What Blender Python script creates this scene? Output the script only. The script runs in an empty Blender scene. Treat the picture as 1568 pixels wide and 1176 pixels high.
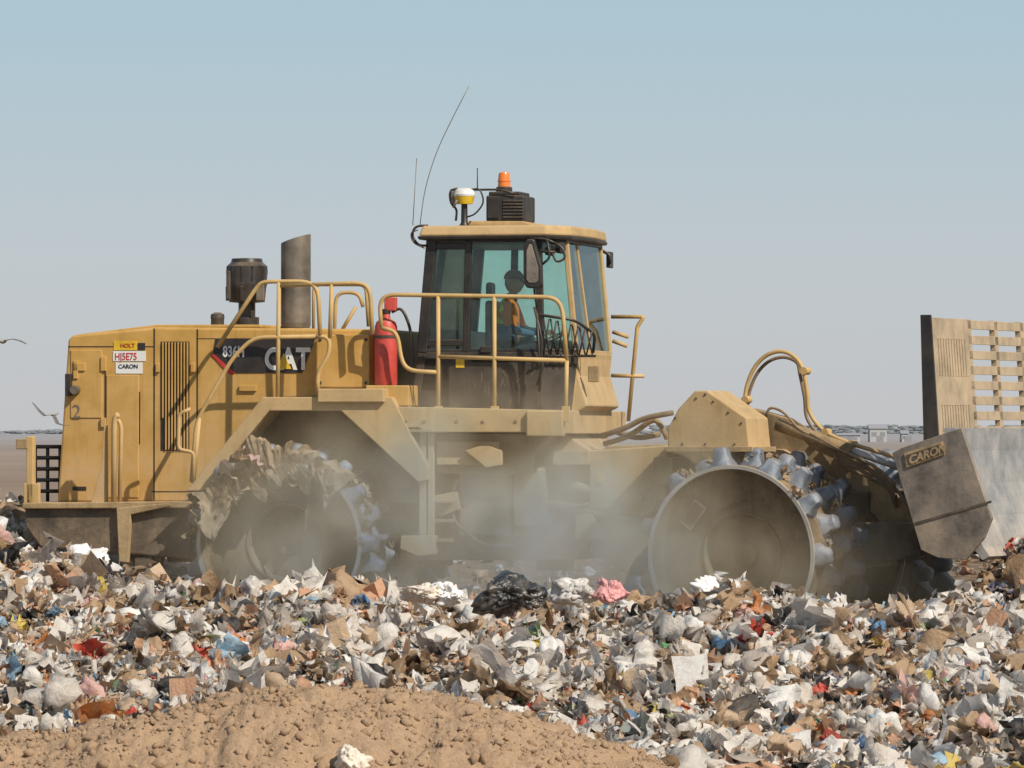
import bpy,bmesh,math,random
import numpy as np
from mathutils import Vector,Matrix,noise
random.seed(7); rng=np.random.default_rng(7)
S=bpy.context.scene
D=60.0;PXM=150.0;CZ=1.58;HY=668.0
# ---------------------------------------------------------------- helpers
def empty(name,parent=None,loc=(0,0,0)):
    o=bpy.data.objects.new(name,None);o.location=loc;S.collection.objects.link(o)
    if parent:o.parent=parent
    return o
class Fr:
    def __init__(s,ox,oy,deg):
        s.ox,s.oy=ox,oy;a=math.radians(deg);s.c,s.s=math.cos(a),math.sin(a)
        s.U=Vector((s.c,-s.s,0));s.V=Vector((s.s,s.c,0))
    def w(s,u,v,z):return Vector((s.ox+u*s.c+v*s.s,s.oy-u*s.s+v*s.c,z))
    def u(s,px,v):
        k=(px-784)/PXM
        return (k*(1+(s.oy+v*s.c)/D)-s.ox-v*s.s)/(s.c+k*s.s/D)
    def p(s,px,py,v):
        u=s.u(px,v);y=s.oy-u*s.s+v*s.c
        return s.w(u,v,CZ+(HY-py)/PXM*(1+y/D))
R=Fr(0,0,12)
piv=R.p(850,800,1.9)
bF=math.radians(25)
F=Fr(piv.x-1.9*math.sin(bF),piv.y-1.9*math.cos(bF),25)

def mkobj(name,verts,faces,mat,parent,bevel=0.0,smooth=False,recalc=True,segs=2):
    me=bpy.data.meshes.new(name);me.from_pydata([tuple(v) for v in verts],[],faces)
    if recalc:
        bm=bmesh.new();bm.from_mesh(me);bmesh.ops.recalc_face_normals(bm,faces=bm.faces);bm.to_mesh(me);bm.free()
    if smooth:
        me.polygons.foreach_set('use_smooth',[True]*len(me.polygons))
    o=bpy.data.objects.new(name,me);S.collection.objects.link(o)
    if mat:me.materials.append(mat)
    if parent:o.parent=parent
    if bevel>0:
        b=o.modifiers.new('bevel','BEVEL');b.width=bevel;b.segments=segs;b.limit_method='ANGLE';b.angle_limit=math.radians(35)
    return o
def extr(name,pts,vec,mat,parent,bevel=0.008):
    n=len(pts);pts=[Vector(p) for p in pts]
    v=pts+[p+vec for p in pts]
    f=[list(range(n)),list(range(2*n-1,n-1,-1))]+[[i,(i+1)%n,n+(i+1)%n,n+i] for i in range(n)]
    return mkobj(name,v,f,mat,parent,bevel)
def prism(name,fr,pp,v0,v1,mat,parent,bevel=0.008):
    return extr(name,[fr.p(x,y,v0) for x,y in pp],fr.V*(v1-v0),mat,parent,bevel)
def rect(name,fr,x0,y0,x1,y1,v0,v1,mat,parent,bevel=0.006):
    return prism(name,fr,[(x0,y0),(x1,y0),(x1,y1),(x0,y1)],v0,v1,mat,parent,bevel)
def panel(name,pts,th,mat,parent,bevel=0.004):
    pts=[Vector(p) for p in pts]
    n=(pts[1]-pts[0]).cross(pts[2]-pts[0]).normalized()
    return extr(name,pts,n*th,mat,parent,bevel)
def bar(name,a,b,w,h,mat,parent,side=None,bevel=0.005):
    a=Vector(a);b=Vector(b);d=(b-a).normalized()
    side=Vector(side) if side is not None else (Vector((0,0,1)) if abs(d.z)<.9 else R.V)
    e=d.cross(side).normalized();g=e.cross(d).normalized()
    pts=[a+e*w/2+g*h/2,a-e*w/2+g*h/2,a-e*w/2-g*h/2,a+e*w/2-g*h/2]
    return extr(name,pts,b-a,mat,parent,bevel)
def fillet(pts,r):
    pts=[Vector(p) for p in pts]
    if len(pts)<3:return pts
    out=[pts[0]]
    for i in range(1,len(pts)-1):
        a,b,c=pts[i-1],pts[i],pts[i+1]
        d1=min(r,(a-b).length*.45);d2=min(r,(c-b).length*.45)
        p=b+(a-b).normalized()*d1;q=b+(c-b).normalized()*d2
        for k in range(5):
            t=k/4;out.append(p*(1-t)**2+b*2*t*(1-t)+q*t*t)
    out.append(pts[-1]);return out
def tubegeo(pts,rad,seg=8):
    n=len(pts);V=[];Fc=[]
    t=(pts[1]-pts[0]).normalized();ref=Vector((0,0,1)) if abs(t.z)<.9 else Vector((1,0,0))
    nx=t.cross(ref).normalized()
    for i in range(n):
        if i==0:t=(pts[1]-pts[0]).normalized()
        elif i==n-1:t=(pts[-1]-pts[-2]).normalized()
        else:t=((pts[i+1]-pts[i]).normalized()+(pts[i]-pts[i-1]).normalized()).normalized()
        nx=(nx-t*nx.dot(t)).normalized();ny=t.cross(nx)
        r=rad[i] if hasattr(rad,'__len__') else rad
        for k in range(seg):
            a=2*math.pi*k/seg;V.append(pts[i]+nx*math.cos(a)*r+ny*math.sin(a)*r)
    for i in range(n-1):
        for k in range(seg):
            k2=(k+1)%seg;Fc.append([i*seg+k,i*seg+k2,(i+1)*seg+k2,(i+1)*seg+k])
    Fc.append(list(range(seg)));Fc.append([(n-1)*seg+k for k in range(seg)][::-1])
    return V,Fc
def tube(name,pts,r,mat,parent,fil=.08,seg=10):
    V,Fc=tubegeo(fillet(pts,fil),r,seg)
    return mkobj(name,V,Fc,mat,parent,0,True)
def ptube(name,fr,pp,v,r,mat,parent,fil=.08):
    return tube(name,[fr.p(x,y,v) for x,y in pp],r,mat,parent,fil)
def lathe(name,o,axis,prof,mat,parent,seg=40,smooth=True,bevel=0):
    axis=Vector(axis).normalized();ref=Vector((0,0,1)) if abs(axis.z)<.9 else Vector((1,0,0))
    e=axis.cross(ref).normalized();g=axis.cross(e);V=[];Fc=[]
    for t,r in prof:
        for k in range(seg):
            a=2*math.pi*k/seg;V.append(o+axis*t+e*math.cos(a)*r+g*math.sin(a)*r)
    for i in range(len(prof)-1):
        for k in range(seg):
            k2=(k+1)%seg;Fc.append([i*seg+k,i*seg+k2,(i+1)*seg+k2,(i+1)*seg+k])
    ob=mkobj(name,V,Fc,mat,parent,0,smooth)
    if smooth:
        m=ob.modifiers.new('es','EDGE_SPLIT');m.split_angle=math.radians(32)
    return ob
def text(name,s,org,fr,size,mat,parent,bold=0.0,squash=1.0):
    c=bpy.data.curves.new(name,'FONT');c.body=s;c.size=size;c.extrude=.0015;c.offset=bold
    t=bpy.data.objects.new(name+'_t',c);S.collection.objects.link(t)
    dg=bpy.context.evaluated_depsgraph_get();me=bpy.data.meshes.new_from_object(t.evaluated_get(dg))
    bpy.data.objects.remove(t)
    for v in me.vertices:
        x,y,z=v.co;v.co=org+fr.U*x*squash+Vector((0,0,1))*y-fr.V*z
    me.materials.clear();me.materials.append(mat)
    o=bpy.data.objects.new(name,me);S.collection.objects.link(o);o.parent=parent
    return o
# ---------------------------------------------------------------- materials
def N(nt,t,**k):
    n=nt.nodes.new(t)
    for a,b in k.items():setattr(n,a,b)
    return n
def mathn(nt,op,a,b=None,clamp=False):
    n=N(nt,'ShaderNodeMath',operation=op,use_clamp=clamp)
    for i,x in enumerate((a,b)):
        if x is None:continue
        if isinstance(x,(int,float)):n.inputs[i].default_value=x
        else:nt.links.new(x,n.inputs[i])
    return n.outputs[0]
def mix(nt,f,a,b):
    n=N(nt,'ShaderNodeMix',data_type='RGBA')
    for s,x in ((n.inputs[0],f),(n.inputs[6],a),(n.inputs[7],b)):
        if isinstance(x,(int,float)):s.default_value=x
        elif isinstance(x,tuple):s.default_value=(*x,1) if len(x)==3 else x
        else:nt.links.new(x,s)
    return n.outputs[2]
def noisen(nt,scale,detail=5,rough=.6,vec=None):
    n=N(nt,'ShaderNodeTexNoise');n.inputs['Scale'].default_value=scale;n.inputs['Detail'].default_value=detail;n.inputs['Roughness'].default_value=rough
    if vec is not None:nt.links.new(vec,n.inputs['Vector'])
    return n.outputs['Fac']
def maprange(nt,x,a,b,c=0,d=1):
    n=N(nt,'ShaderNodeMapRange');nt.links.new(x,n.inputs[0])
    for i,v in enumerate((a,b,c,d)):n.inputs[i+1].default_value=v
    return n.outputs[0]
DUST=(.48,.335,.19)
def mat(name,col,rough=.5,metal=0.0,dust=0.0,zlo=.3,zhi=2.2,dlow=.0,bump=.15,var=.25,nscale=3.0,dustcol=DUST):
    m=bpy.data.materials.new(name);m.use_nodes=True;nt=m.node_tree;b=nt.nodes['Principled BSDF']
    g=N(nt,'ShaderNodeNewGeometry');pos=g.outputs['Position']
    n1=noisen(nt,nscale,6,.65,pos);n2=noisen(nt,nscale*9,5,.7,pos)
    dark=tuple(c*(1-var*1.6) for c in col);lite=tuple(min(1,c*(1+var*.5)) for c in col)
    c=mix(nt,maprange(nt,n1,.3,.7),dark,lite)
    sx=N(nt,'ShaderNodeSeparateXYZ');nt.links.new(pos,sx.inputs[0])
    zz=maprange(nt,sx.outputs[2],zlo,zhi,dlow,0)
    nn=mathn(nt,'MULTIPLY',maprange(nt,n1,.35,.7,.3,1.3),maprange(nt,n2,.3,.7,.6,1.2))
    sn=N(nt,'ShaderNodeSeparateXYZ');nt.links.new(g.outputs['Normal'],sn.inputs[0])
    up=maprange(nt,sn.outputs[2],.3,1,0,.35 if dust>0 else 0)
    f=mathn(nt,'MULTIPLY',mathn(nt,'ADD',mathn(nt,'ADD',zz,dust),up),nn,True)
    c=mix(nt,f,c,dustcol)
    if dust>0:
        mp=N(nt,'ShaderNodeMapping');mp.inputs['Scale'].default_value=(9,9,.9);nt.links.new(pos,mp.inputs[0])
        st=maprange(nt,noisen(nt,1.0,4,.7,mp.outputs[0]),.52,.78,0,.45)
        c=mix(nt,st,c,tuple(x*.45 for x in col))
    nt.links.new(c,b.inputs['Base Color'])
    nt.links.new(mathn(nt,'ADD',mathn(nt,'MULTIPLY',f,.5),rough,True),b.inputs['Roughness'])
    b.inputs['Metallic'].default_value=metal
    if metal>0:nt.links.new(mathn(nt,'MULTIPLY',mathn(nt,'SUBTRACT',1.0,f),metal),b.inputs['Metallic'])
    if bump>0:
        bp=N(nt,'ShaderNodeBump');bp.inputs['Strength'].default_value=bump;bp.inputs['Distance'].default_value=.02
        nt.links.new(n2,bp.inputs['Height']);nt.links.new(bp.outputs[0],b.inputs['Normal'])
    return m
YEL=(.58,.325,.06)
m_yel=mat('yellow_paint',YEL,.5,dust=.24,dlow=.6,zlo=.6,zhi=2.6,var=.18,bump=.06)
m_rail=mat('rail_paint',(.60,.39,.14),.55,dust=.3,dlow=.4,var=.18,bump=.06)
m_tan=mat('dusty_paint',(.55,.365,.155),.65,dust=.52,dlow=.5,zlo=.2,zhi=2.2,var=.22,bump=.18)
m_tan2=mat('dust_caked_frame',(.33,.23,.11),.85,dust=.42,dlow=.4,var=.35,bump=.35)
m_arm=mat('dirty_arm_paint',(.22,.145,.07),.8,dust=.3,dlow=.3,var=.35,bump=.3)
m_under=mat('shaded_dusty_underframe',(.07,.05,.035),.9,dust=.22,dlow=.2,zlo=0,zhi=1.8,var=.3,bump=.4)  # dark brown base has wheel-arch and frame shade painted in, besides the dust
m_blk=mat('black_paint',(.018,.018,.02),.4,dust=.06,dlow=.1,var=.3,bump=.05)
m_pre=mat('black_canister',(.022,.022,.024),.35,dust=.08,var=.3,bump=.05)
m_blkd=mat('black_dusty',(.022,.022,.023),.6,dust=.05,dlow=.16,zlo=1.2,zhi=2.9,var=.3,bump=.1,nscale=5)
m_grey=mat('dark_grey_steel',(.05,.045,.042),.55,dust=.12,dlow=.45,zlo=-.3,zhi=1.3,var=.4,bump=.3)
m_steel=mat('worn_steel',(.46,.47,.48),.42,metal=.5,dust=.2,dlow=.35,zlo=-.2,zhi=1.6,var=.3,bump=.3)
m_plate=mat('dirty_blade_plate',(.20,.19,.185),.55,metal=.3,dust=.28,dlow=.3,zlo=-.2,zhi=1.8,var=.45,bump=.3,nscale=2.2)
m_rim=mat('polished_rim',(.50,.48,.44),.45,metal=.5,dust=.25,var=.2,bump=.1)
m_tooth=mat('tooth_steel',(.22,.27,.34),.42,metal=.35,dust=.12,dlow=.3,zlo=-.1,zhi=1.2,var=.4,bump=.4,nscale=7)
m_disc=mat('drum_face',(.15,.105,.065),.85,dust=.34,dlow=.1,var=.4,bump=.4,nscale=2.5)
m_exh=mat('exhaust_metal',(.20,.175,.15),.5,metal=.4,dust=.15,var=.3)
m_red=mat('extinguisher_red',(.60,.05,.045),.4,dust=.14,var=.15,bump=0)
m_white=mat('white_plastic',(.75,.75,.73),.5,dust=.08,var=.08,bump=0)
m_black_dec=mat('decal_black',(.015,.015,.018),.5,dust=.05,bump=0)
m_red_dec=mat('decal_red',(.6,.03,.03),.5,dust=.05,bump=0)
m_wht_dec=mat('decal_white',(.74,.74,.72),.6,bump=0,var=.05)
m_ylw_dec=mat('decal_yellow',(.85,.55,.03),.5,dust=.03,bump=0)
m_orange=mat('beacon_orange',(.85,.22,.04),.25,bump=0,var=.1)
m_hose=mat('hose_dusty',(.17,.12,.08),.8,dust=.35,bump=.1)
m_cloth=mat('caught_tarp',(.34,.245,.155),.9,dust=.1,dlow=.1,var=.55,bump=.5,nscale=6)
m_cloth2=mat('caught_cardboard',(.20,.13,.075),.9,dust=.1,var=.5,bump=.4,nscale=6)
def glassmat():
    m=bpy.data.materials.new('cab_glass');m.use_nodes=True;nt=m.node_tree;nt.nodes.remove(nt.nodes['Principled BSDF'])
    out=[n for n in nt.nodes if n.type=='OUTPUT_MATERIAL'][0]
    t=N(nt,'ShaderNodeBsdfTransparent');t.inputs[0].default_value=(.80,.93,.89,1)
    g=N(nt,'ShaderNodeBsdfGlossy');g.inputs['Roughness'].default_value=.03;g.inputs[0].default_value=(.9,.95,.95,1)
    d=N(nt,'ShaderNodeBsdfDiffuse');d.inputs[0].default_value=(.5,.47,.40,1)
    lw=N(nt,'ShaderNodeLayerWeight');lw.inputs[0].default_value=.25
    mx=N(nt,'ShaderNodeMixShader');nt.links.new(maprange(nt,lw.outputs['Fresnel'],0,1,.02,1),mx.inputs[0]);nt.links.new(t.outputs[0],mx.inputs[1]);nt.links.new(g.outputs[0],mx.inputs[2])
    m2=N(nt,'ShaderNodeMixShader');gg=N(nt,'ShaderNodeNewGeometry')
    nt.links.new(maprange(nt,noisen(nt,4,6,.7,gg.outputs['Position']),.35,.8,.0,.09),m2.inputs[0])
    nt.links.new(mx.outputs[0],m2.inputs[1]);nt.links.new(d.outputs[0],m2.inputs[2]);nt.links.new(m2.outputs[0],out.inputs[0])
    return m
m_glass=glassmat()

# ================================================================ COMPACTOR
M=empty('landfill_compactor')
H=.75
prism('engine_hood',R,[(104,520),(112,513),(240,501),(592,504),(592,604),(408,612),(300,738),(292,769),(88,769),(92,700)],H,3.05,m_yel,M,.025)
prism('hood_top_cap',R,[(118,512),(240,497),(400,497),(400,502),(240,502.5),(118,515)],H+.03,3.02,m_yel,M,.01)
for i,(x0,y0,x1,y1) in enumerate([(235,503,237,766),(301,504,303,690),(104,530,235,531.5),(160,556,162,766),(213,600,214.5,680),(232,752,300,753.5),(303,518,592,519)]):
    rect('panel_seam_%d'%i,R,x0,y0,x1,y1,H-.003,H+.02,m_black_dec,M,0)
rect('side_door',R,163,574,212,762,H-.012,H+.01,m_yel,M,.006)
rect('rear_door',R,108,536,156,640,H-.012,H+.01,m_yel,M,.006)
rect('louver_recess',R,246,523,290,690,H-.004,H+.02,m_black_dec,M,0)
for i in range(9):
    x=248+i*4.7;rect('louver_slat_%d'%i,R,x,524,x+1.9,689 if i else 640,H-.022,H,m_yel,M,.002)
for i,(x,y,w,h) in enumerate([(154,546,8,22),(154,640,8,14),(238,556,6,14),(292,556,6,14),(366,590,26,9),(112,556,18,12),(112,552,7,28)]):
    rect('latch_%d'%i,R,x,y,x+w,y+h,H-.03,H,m_yel,M,.005)
rect('serial_plate',R,111,745,132,751,H-.006,H,m_black_dec,M,0)
rect('lamp_bracket',R,99,572,108,606,H-.08,H+.02,m_blk,M,.01)
lathe('side_lamp',R.p(113,597,H-.10),R.V,[(0,0),(0,.045),(.08,.05),(.1,.02)],m_exh,M,16)
# decals
rect('fleet_label_header',R,174,522,210,536,H-.007,H,m_ylw_dec,M,0)
rect('fleet_label_corner',R,211,525,222,536,H-.007,H,m_black_dec,M,0)
rect('fleet_label',R,173,537.5,223,553,H-.007,H,m_wht_dec,M,0)
text('fleet_label_text','HJ5E75',R.p(175.5,551,H-.010),R,.105,m_red_dec,M,.001,.78)
rect('maker_label',R,177,555,218,572,H-.007,H,m_wht_dec,M,0)
text('maker_label_text','CARON',R.p(181,564,H-.010),R,.06,m_black_dec,M,.001)
text('dealer_text','HOLT',R.p(184,532,H-.010),R,.06,m_red_dec,M,.001)
text('hood_number','2',R.p(110,640,H-.015),R,.2,m_exh,M)
prism('model_stripe_red',R,[(323,545),(336,519),(360,519),(395,519),(352,572)],H-.006,H,m_red_dec,M,0)
prism('model_stripe_black',R,[(330,518),(483,518),(462,571),(357,571),(326,541)],H-.009,H,m_black_dec,M,0)
prism('model_triangle_red',R,[(322,541),(326,541),(360,571),(352,574)],H-.013,H,m_red_dec,M,0)
text('model_number','836H',R.p(341,546,H-.013),R,.155,m_wht_dec,M,.004,.68)
text('brand_letters','CAT',R.p(405,565,H-.013),R,.31,m_wht_dec,M,.010,.80)
prism('brand_triangle',R,[(434,541),(446,565),(423,565)],H-.02,H-.01,m_ylw_dec,M,0)
# --- exhaust / air cleaner
Z=Vector((0,0,1))
c=R.p(453,502,1.6);ez=(R.p(453,366,1.6)-c).z
o=lathe('exhaust_stack',c,Z,[(0,.15),(0.05,.16),(.05,.158),(ez-.05,.158),(ez,.158),(ez,.145),(ez-.4,.145)],m_exh,M,32)
for v in o.data.vertices:
    if v.co.z>c.z+ez-.02:v.co.z+= (v.co-c).dot(R.U)*.32
c=R.p(378,503,1.6)
lathe('air_precleaner',c,Z,[(0,.13),(.12,.13),(.12,.09),(.27,.09),(.28,.19),(.43,.205),(.47,.215),(.49,.21),(.60,.222),(.66,.215),(.70,.17),(.74,.16),(.745,.06),(.745,0)],m_pre,M,32)
for s in (-.16,0,.16):
    bar('precleaner_fin',c+R.U*s+Z*.29-R.V*.205,c+R.U*s+Z*.44-R.V*.215,.03,.03,m_blk,M)
for i in range(12):
    a=i*math.pi/6;dd=R.U*math.cos(a)+R.V*math.sin(a);bar('precleaner_rib',c+dd*.205+Z*.5,c+dd*.215+Z*.66,.014,.03,m_blk,M)
rect('precleaner_bracket',R,346,415,352,458,1.36,1.4,m_grey,M)
rect('precleaner_bracket_b',R,392,436,404,460,1.36,1.4,m_exh,M)
c=R.p(333,503,1.4)
lathe('coolant_cap',c,Z,[(0,.07),(.1,.07),(.11,.075),(.15,.07),(.17,.03),(.17,0)],m_grey,M,20)
# --- fender over rear drum
prism('rear_fender',R,[(285,752),(402,608),(600,608),(655,715),(655,735),(640,738),(522,629),(412,629),(312,752)],.18,.72,m_tan,M,.01)
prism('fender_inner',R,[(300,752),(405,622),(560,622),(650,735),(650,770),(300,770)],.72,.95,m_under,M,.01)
rect('fender_tread_a',R,486,595,588,616,.12,.74,m_tan,M,.012)
rect('fender_tread_b',R,560,590,626,622,.3,.74,m_yel,M,.012)
rect('engine_side_box',R,484,512,566,594,.55,.9,m_yel,M,.015)
for i in range(4):rect('side_box_bolt_%d'%i,R,488+(i%2)*70,518+(i//2)*66,492+(i%2)*70,522+(i//2)*66,.54,.55,m_blkd,M,.002)
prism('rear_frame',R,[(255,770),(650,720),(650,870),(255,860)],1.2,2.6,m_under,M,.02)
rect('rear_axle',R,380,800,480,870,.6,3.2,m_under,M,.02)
# --- rear bumper
prism('counterweight',R,[(38,772),(292,775),(292,856),(110,842),(62,838),(38,806)],.25,3.55,m_grey,M,.02)
prism('bumper_lip',R,[(34,770),(292,768),(292,778),(34,779)],.18,3.6,m_tan2,M,.01)
prism('bumper_plate',R,[(178,778),(260,770),(262,775),(200,788),(196,862),(182,860)],.17,.25,m_tan2,M,.01)
prism('tow_hitch',R,[(186,846),(252,846),(238,884),(204,884)],.3,.42,m_blk,M,.015)
rect('hitch_hole',R,206,852,232,868,.28,.3,m_grey,M,.01)
prism('post_gusset',R,[(137,777),(156,712),(159,650),(163,650),(164,777)],.3,.36,m_tan,M,.006)
ptube('step_post',R,[(174,779),(175,640),(182,634)],.25,.03,m_rail,M)
ptube('step_post_b',R,[(183,779),(186,650),(176,637)],.28,.022,m_rail,M)
rect('tail_post',R,40,668,51,771,.3,.4,m_rail,M,.01)
rect('tail_lamp',R,24,672,42,688,.28,.36,m_tan2,M,.01)
rect('tail_plate',R,36,740,60,772,.3,.36,m_rail,M,.01)
for i in range(5):
    ptube('rear_guard_bar_%d'%i,R,[(50,684+i*17),(96,684+i*17)],1.6,.022,m_blk,M)
for i in range(3):
    ptube('rear_guard_post_%d'%i,R,[(54+i*19,684),(54+i*19,768)],1.62,.02,m_blk,M)
ptube('ladder_loop',R,[(296,740),(297,693),(273,688),(274,634),(292,626)],.22,.02,m_rail,M,.05)
# --- drums
def drum(name,fr,px,py,Rr,v0,v1,label,seed,face=True):
    par=empty(name,M)
    o=fr.p(px,py,v0 if face else 0)
    if not face:o=fr.p(px,py,0)+fr.V*v0
    W=v1-v0;A=fr.V
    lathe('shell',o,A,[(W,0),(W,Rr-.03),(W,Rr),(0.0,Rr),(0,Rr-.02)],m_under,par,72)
    lathe('rim',o,A,[(.001,Rr-.038),(-.012,Rr-.034),(-.014,Rr+.003),(.01,Rr+.006)],m_rim,par,90)
    lathe('face_plate',o,A,[(.0,Rr-.035),(.27,Rr-.05),(.28,.62*Rr),(.29,.49*Rr),(.27,.47*Rr),(.27,.45*Rr),(.42,.41*Rr),(.42,.14),(.36,.12),(.36,0)],m_disc,par,72)
    r2=random.Random(seed);V=[];Fc=[]
    rows=5;cols=11
    for i in range(rows):
        v=.12+(W-.22)*i/(rows-1)
        for j in range(cols):
            a=2*math.pi*(j+(.5 if i%2 else 0)+.08*i)/cols
            rad=fr.U*math.cos(a)+Z*math.sin(a);tan=-fr.U*math.sin(a)+Z*math.cos(a)
            c=o+A*v+rad*(Rr-.01)
            b0=len(V);hgt=.19+r2.uniform(-.03,.015)
            lev=[(0,.125,.135),(.04,.115,.12),(.085,.092,.09),(.14,.084,.078),(hgt-.015,.07,.066),(hgt,.045,.04)]
            sk_=r2.uniform(-.02,.02)
            for t,ra,rb in lev:
                for q in range(12):
                    w=2*math.pi*q/12
                    ca,sa=math.cos(w),math.sin(w)
                    ca=math.copysign(abs(ca)**.5,ca);sa=math.copysign(abs(sa)**.5,sa)
                    V.append(c+rad*t+A*(ca*ra*r2.uniform(.9,1.06)+sk_*t*4)+tan*sa*rb*r2.uniform(.9,1.06))
            for l in range(len(lev)-1):
                for q in range(12):
                    q2=(q+1)%12;Fc.append([b0+l*12+q,b0+l*12+q2,b0+l*12+12+q2,b0+l*12+12+q])
            Fc.append([b0+(len(lev)-1)*12+q for q in range(12)])
    t=mkobj('teeth',V,Fc,m_tooth,par,0,True);t.modifiers.new('es','EDGE_SPLIT').split_angle=math.radians(40)
    return o,par
oR,parR=drum('rear_drum',R,427,832,.87,0,1.25,None,1)
drum('far_rear_drum',R,427,832,.87,2.55,3.8,None,2,False)
oF,parF=drum('front_drum',F,1119,850,.90,0,1.3,None,3)
drum('far_front_drum',F,1119,850,.90,2.5,3.8,None,4,False)
cc=oF+F.V*.262-F.U*.52+Z*.40
e=(F.U*.62+Z*.78).normalized();g=(F.V).cross(e)
pts=[cc+e*.15+g*.08,cc-e*.15+g*.08,cc-e*.15-g*.08,cc+e*.15-g*.08]
extr('label_plate',pts,-F.V*.02,m_rim,parF,.01)
extr('label_plate_inner',[cc+(p-cc)*.8-F.V*.004 for p in pts],-F.V*.02,m_disc,parF,.004)
# large torn sheets draped over the top of the rear drum, hanging over its face
def drape(name,a0,a1,vb,hang,seed,mt,lift=.13):
    na,nt_=80,40;V=[];Fc=[]
    for i in range(na):
        s=i/(na-1);a=math.radians(a0+(a1-a0)*s)
        hg=hang*(.25+1.7*abs(noise.noise(Vector((s*2.8,seed,0))))+.3*abs(noise.noise(Vector((s*9,seed,3)))))
        for j in range(nt_):
            t=j/(nt_-1)
            pl=noise.noise(Vector((s*3.6+t*.9,t*1.1,seed)));pl=abs(pl)*2.2-.45
            pl2=abs(noise.noise(Vector((s*9-t*1.4,t*2.0,seed+5))))*2-.4
            cr=noise.noise(Vector((s*20,t*14,seed+9)))
            rad=R.U*math.cos(a)+Z*math.sin(a)
            if t<.4:
                q=t/.4;rr=.87+lift+.03+.13*pl+.05*pl2;v=vb*(1-q)-.04;p=oR+rad*rr+R.V*(v+.04*pl2)
            else:
                q=(t-.4)/.6;fl=min(1,q*4);fl=fl*fl*(3-2*fl)
                sw=.16*q*math.sin(seed+s*4)
                p=oR+rad*(.87+(lift+.03+.13*pl+.05*pl2)*(1-fl)+.03*pl*fl)+R.V*(-.06-.15*max(0,pl)*(.3+q)-.05*pl2*q-.02*cr)-Z*hg*q*(1+.1*pl2)-R.U*sw
            V.append(p+rad*.012*cr)
    for i in range(na-1):
        for j in range(nt_-1):
            if noise.noise(Vector((i*.09,j*.11,seed*2)))>.22 and j>10:continue
            k=i*nt_+j;Fc.append([k,k+1,k+nt_+1,k+nt_])
    o=mkobj(name,V,Fc,mt,parR,0,True,False)
    m=o.modifiers.new('s','SOLIDIFY');m.thickness=.006
    m=o.modifiers.new('e','EDGE_SPLIT');m.split_angle=math.radians(30)
drape('draped_tarp',118,166,.5,.40,3.3,m_cloth,.08)
drape('draped_cardboard',40,86,.5,.30,8.1,m_cloth,.06)
drape('draped_sheet',66,138,.3,.62,15.7,m_cloth2,.06)
drape('draped_sheet_pale',84,112,.3,.34,27.7,m_cloth,.10)
# --- deck and centre frame
prism('cab_deck',R,[(583,622),(862,628),(862,664),(806,664),(804,662),(660,662),(640,655),(583,655)],.2,3.6,m_tan,M,.012)
rect('deck_box',R,806,629,861,668,.14,.3,m_tan,M,.012)
rect('deck_lip',R,592,657,662,662,.19,.5,m_tan2,M,.005)
for i,x in enumerate((622,650,700,740,790,845)):
    lathe('deck_bolt_%d'%i,R.p(x,645 if x<800 else 636,.2),-R.V,[(0,.018),(.012,.016),(.014,0)],m_tan2,M,8)
prism('centre_frame',R,[(640,655),(862,662),(905,690),(905,830),(880,858),(612,858),(612,818),(640,812)],.95,2.9,m_tan2,M,.02)
prism('frame_gusset',R,[(660,664),(846,664),(818,700),(818,722),(770,730),(668,724)],.5,.95,m_tan2,M,.015)
rect('hydraulic_tank',R,702,718,784,822,.6,.95,m_tan2,M,.03)
rect('step_box',R,668,676,764,712,.38,.5,m_tan,M,.01)
prism('step_cover',R,[(712,690),(742,680),(768,690),(768,712),(744,716)],.3,.38,m_tan,M,.006)
rect('battery_box',R,786,716,828,806,.55,.95,m_tan,M,.02)
rect('ladder_stringer_a',R,642,662,652,822,.3,.36,m_tan,M,.006)
rect('ladder_stringer_b',R,655,662,664,850,.3,.36,m_tan,M,.006)
prism('ladder_foot',R,[(614,820),(665,820),(665,849),(640,852),(612,840)],.26,.44,m_tan,M,.01)
for i in range(3):rect('ladder_rung_%d'%i,R,664,765+i*30,690,770+i*30,.34,.5,m_tan2,M,.004)
rect('frame_lug',R,846,690,900,712,.7,1.0,m_tan2,M,.01)
prism('frame_hook',R,[(660,760),(700,752),(704,780),(676,790),(660,784)],.5,.6,m_tan,M,.01)
prism('frame_bracket_low',R,[(880,790),(905,786),(925,826),(880,828)],.8,.95,m_tan,M,.01)
for i in range(6):
    lathe('frame_bolt_%d'%i,R.p(850+(i%2)*30,722+(i//2)*34,.95),-R.V,[(0,.02),(.015,.018),(.016,0)],m_tan2,M,8)
ptube('frame_pipe',R,[(790,822),(840,815),(860,780),(902,772)],.85,.02,m_hose,M,.1)
ptube('frame_pipe_b',R,[(700,735),(690,760),(695,800),(740,835),(830,838)],.55,.018,m_hose,M,.1)
lathe('articulation_pin',piv+Z*(-.5),Z,[(0,.0),(0,.2),(1.3,.2),(1.3,0)],m_tan2,M,24)
for i,(a,b) in enumerate((((820,735),(1010,770)),((820,770),(1010,800)))):
    p=R.p(*a,1.0);q=F.p(*b,1.1);tube('steering_cylinder_%d'%i,[p,p.lerp(q,.6)],.06,m_tan2,M);tube('steering_rod_%d'%i,[p.lerp(q,.55),q],.032,m_steel,M)
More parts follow.
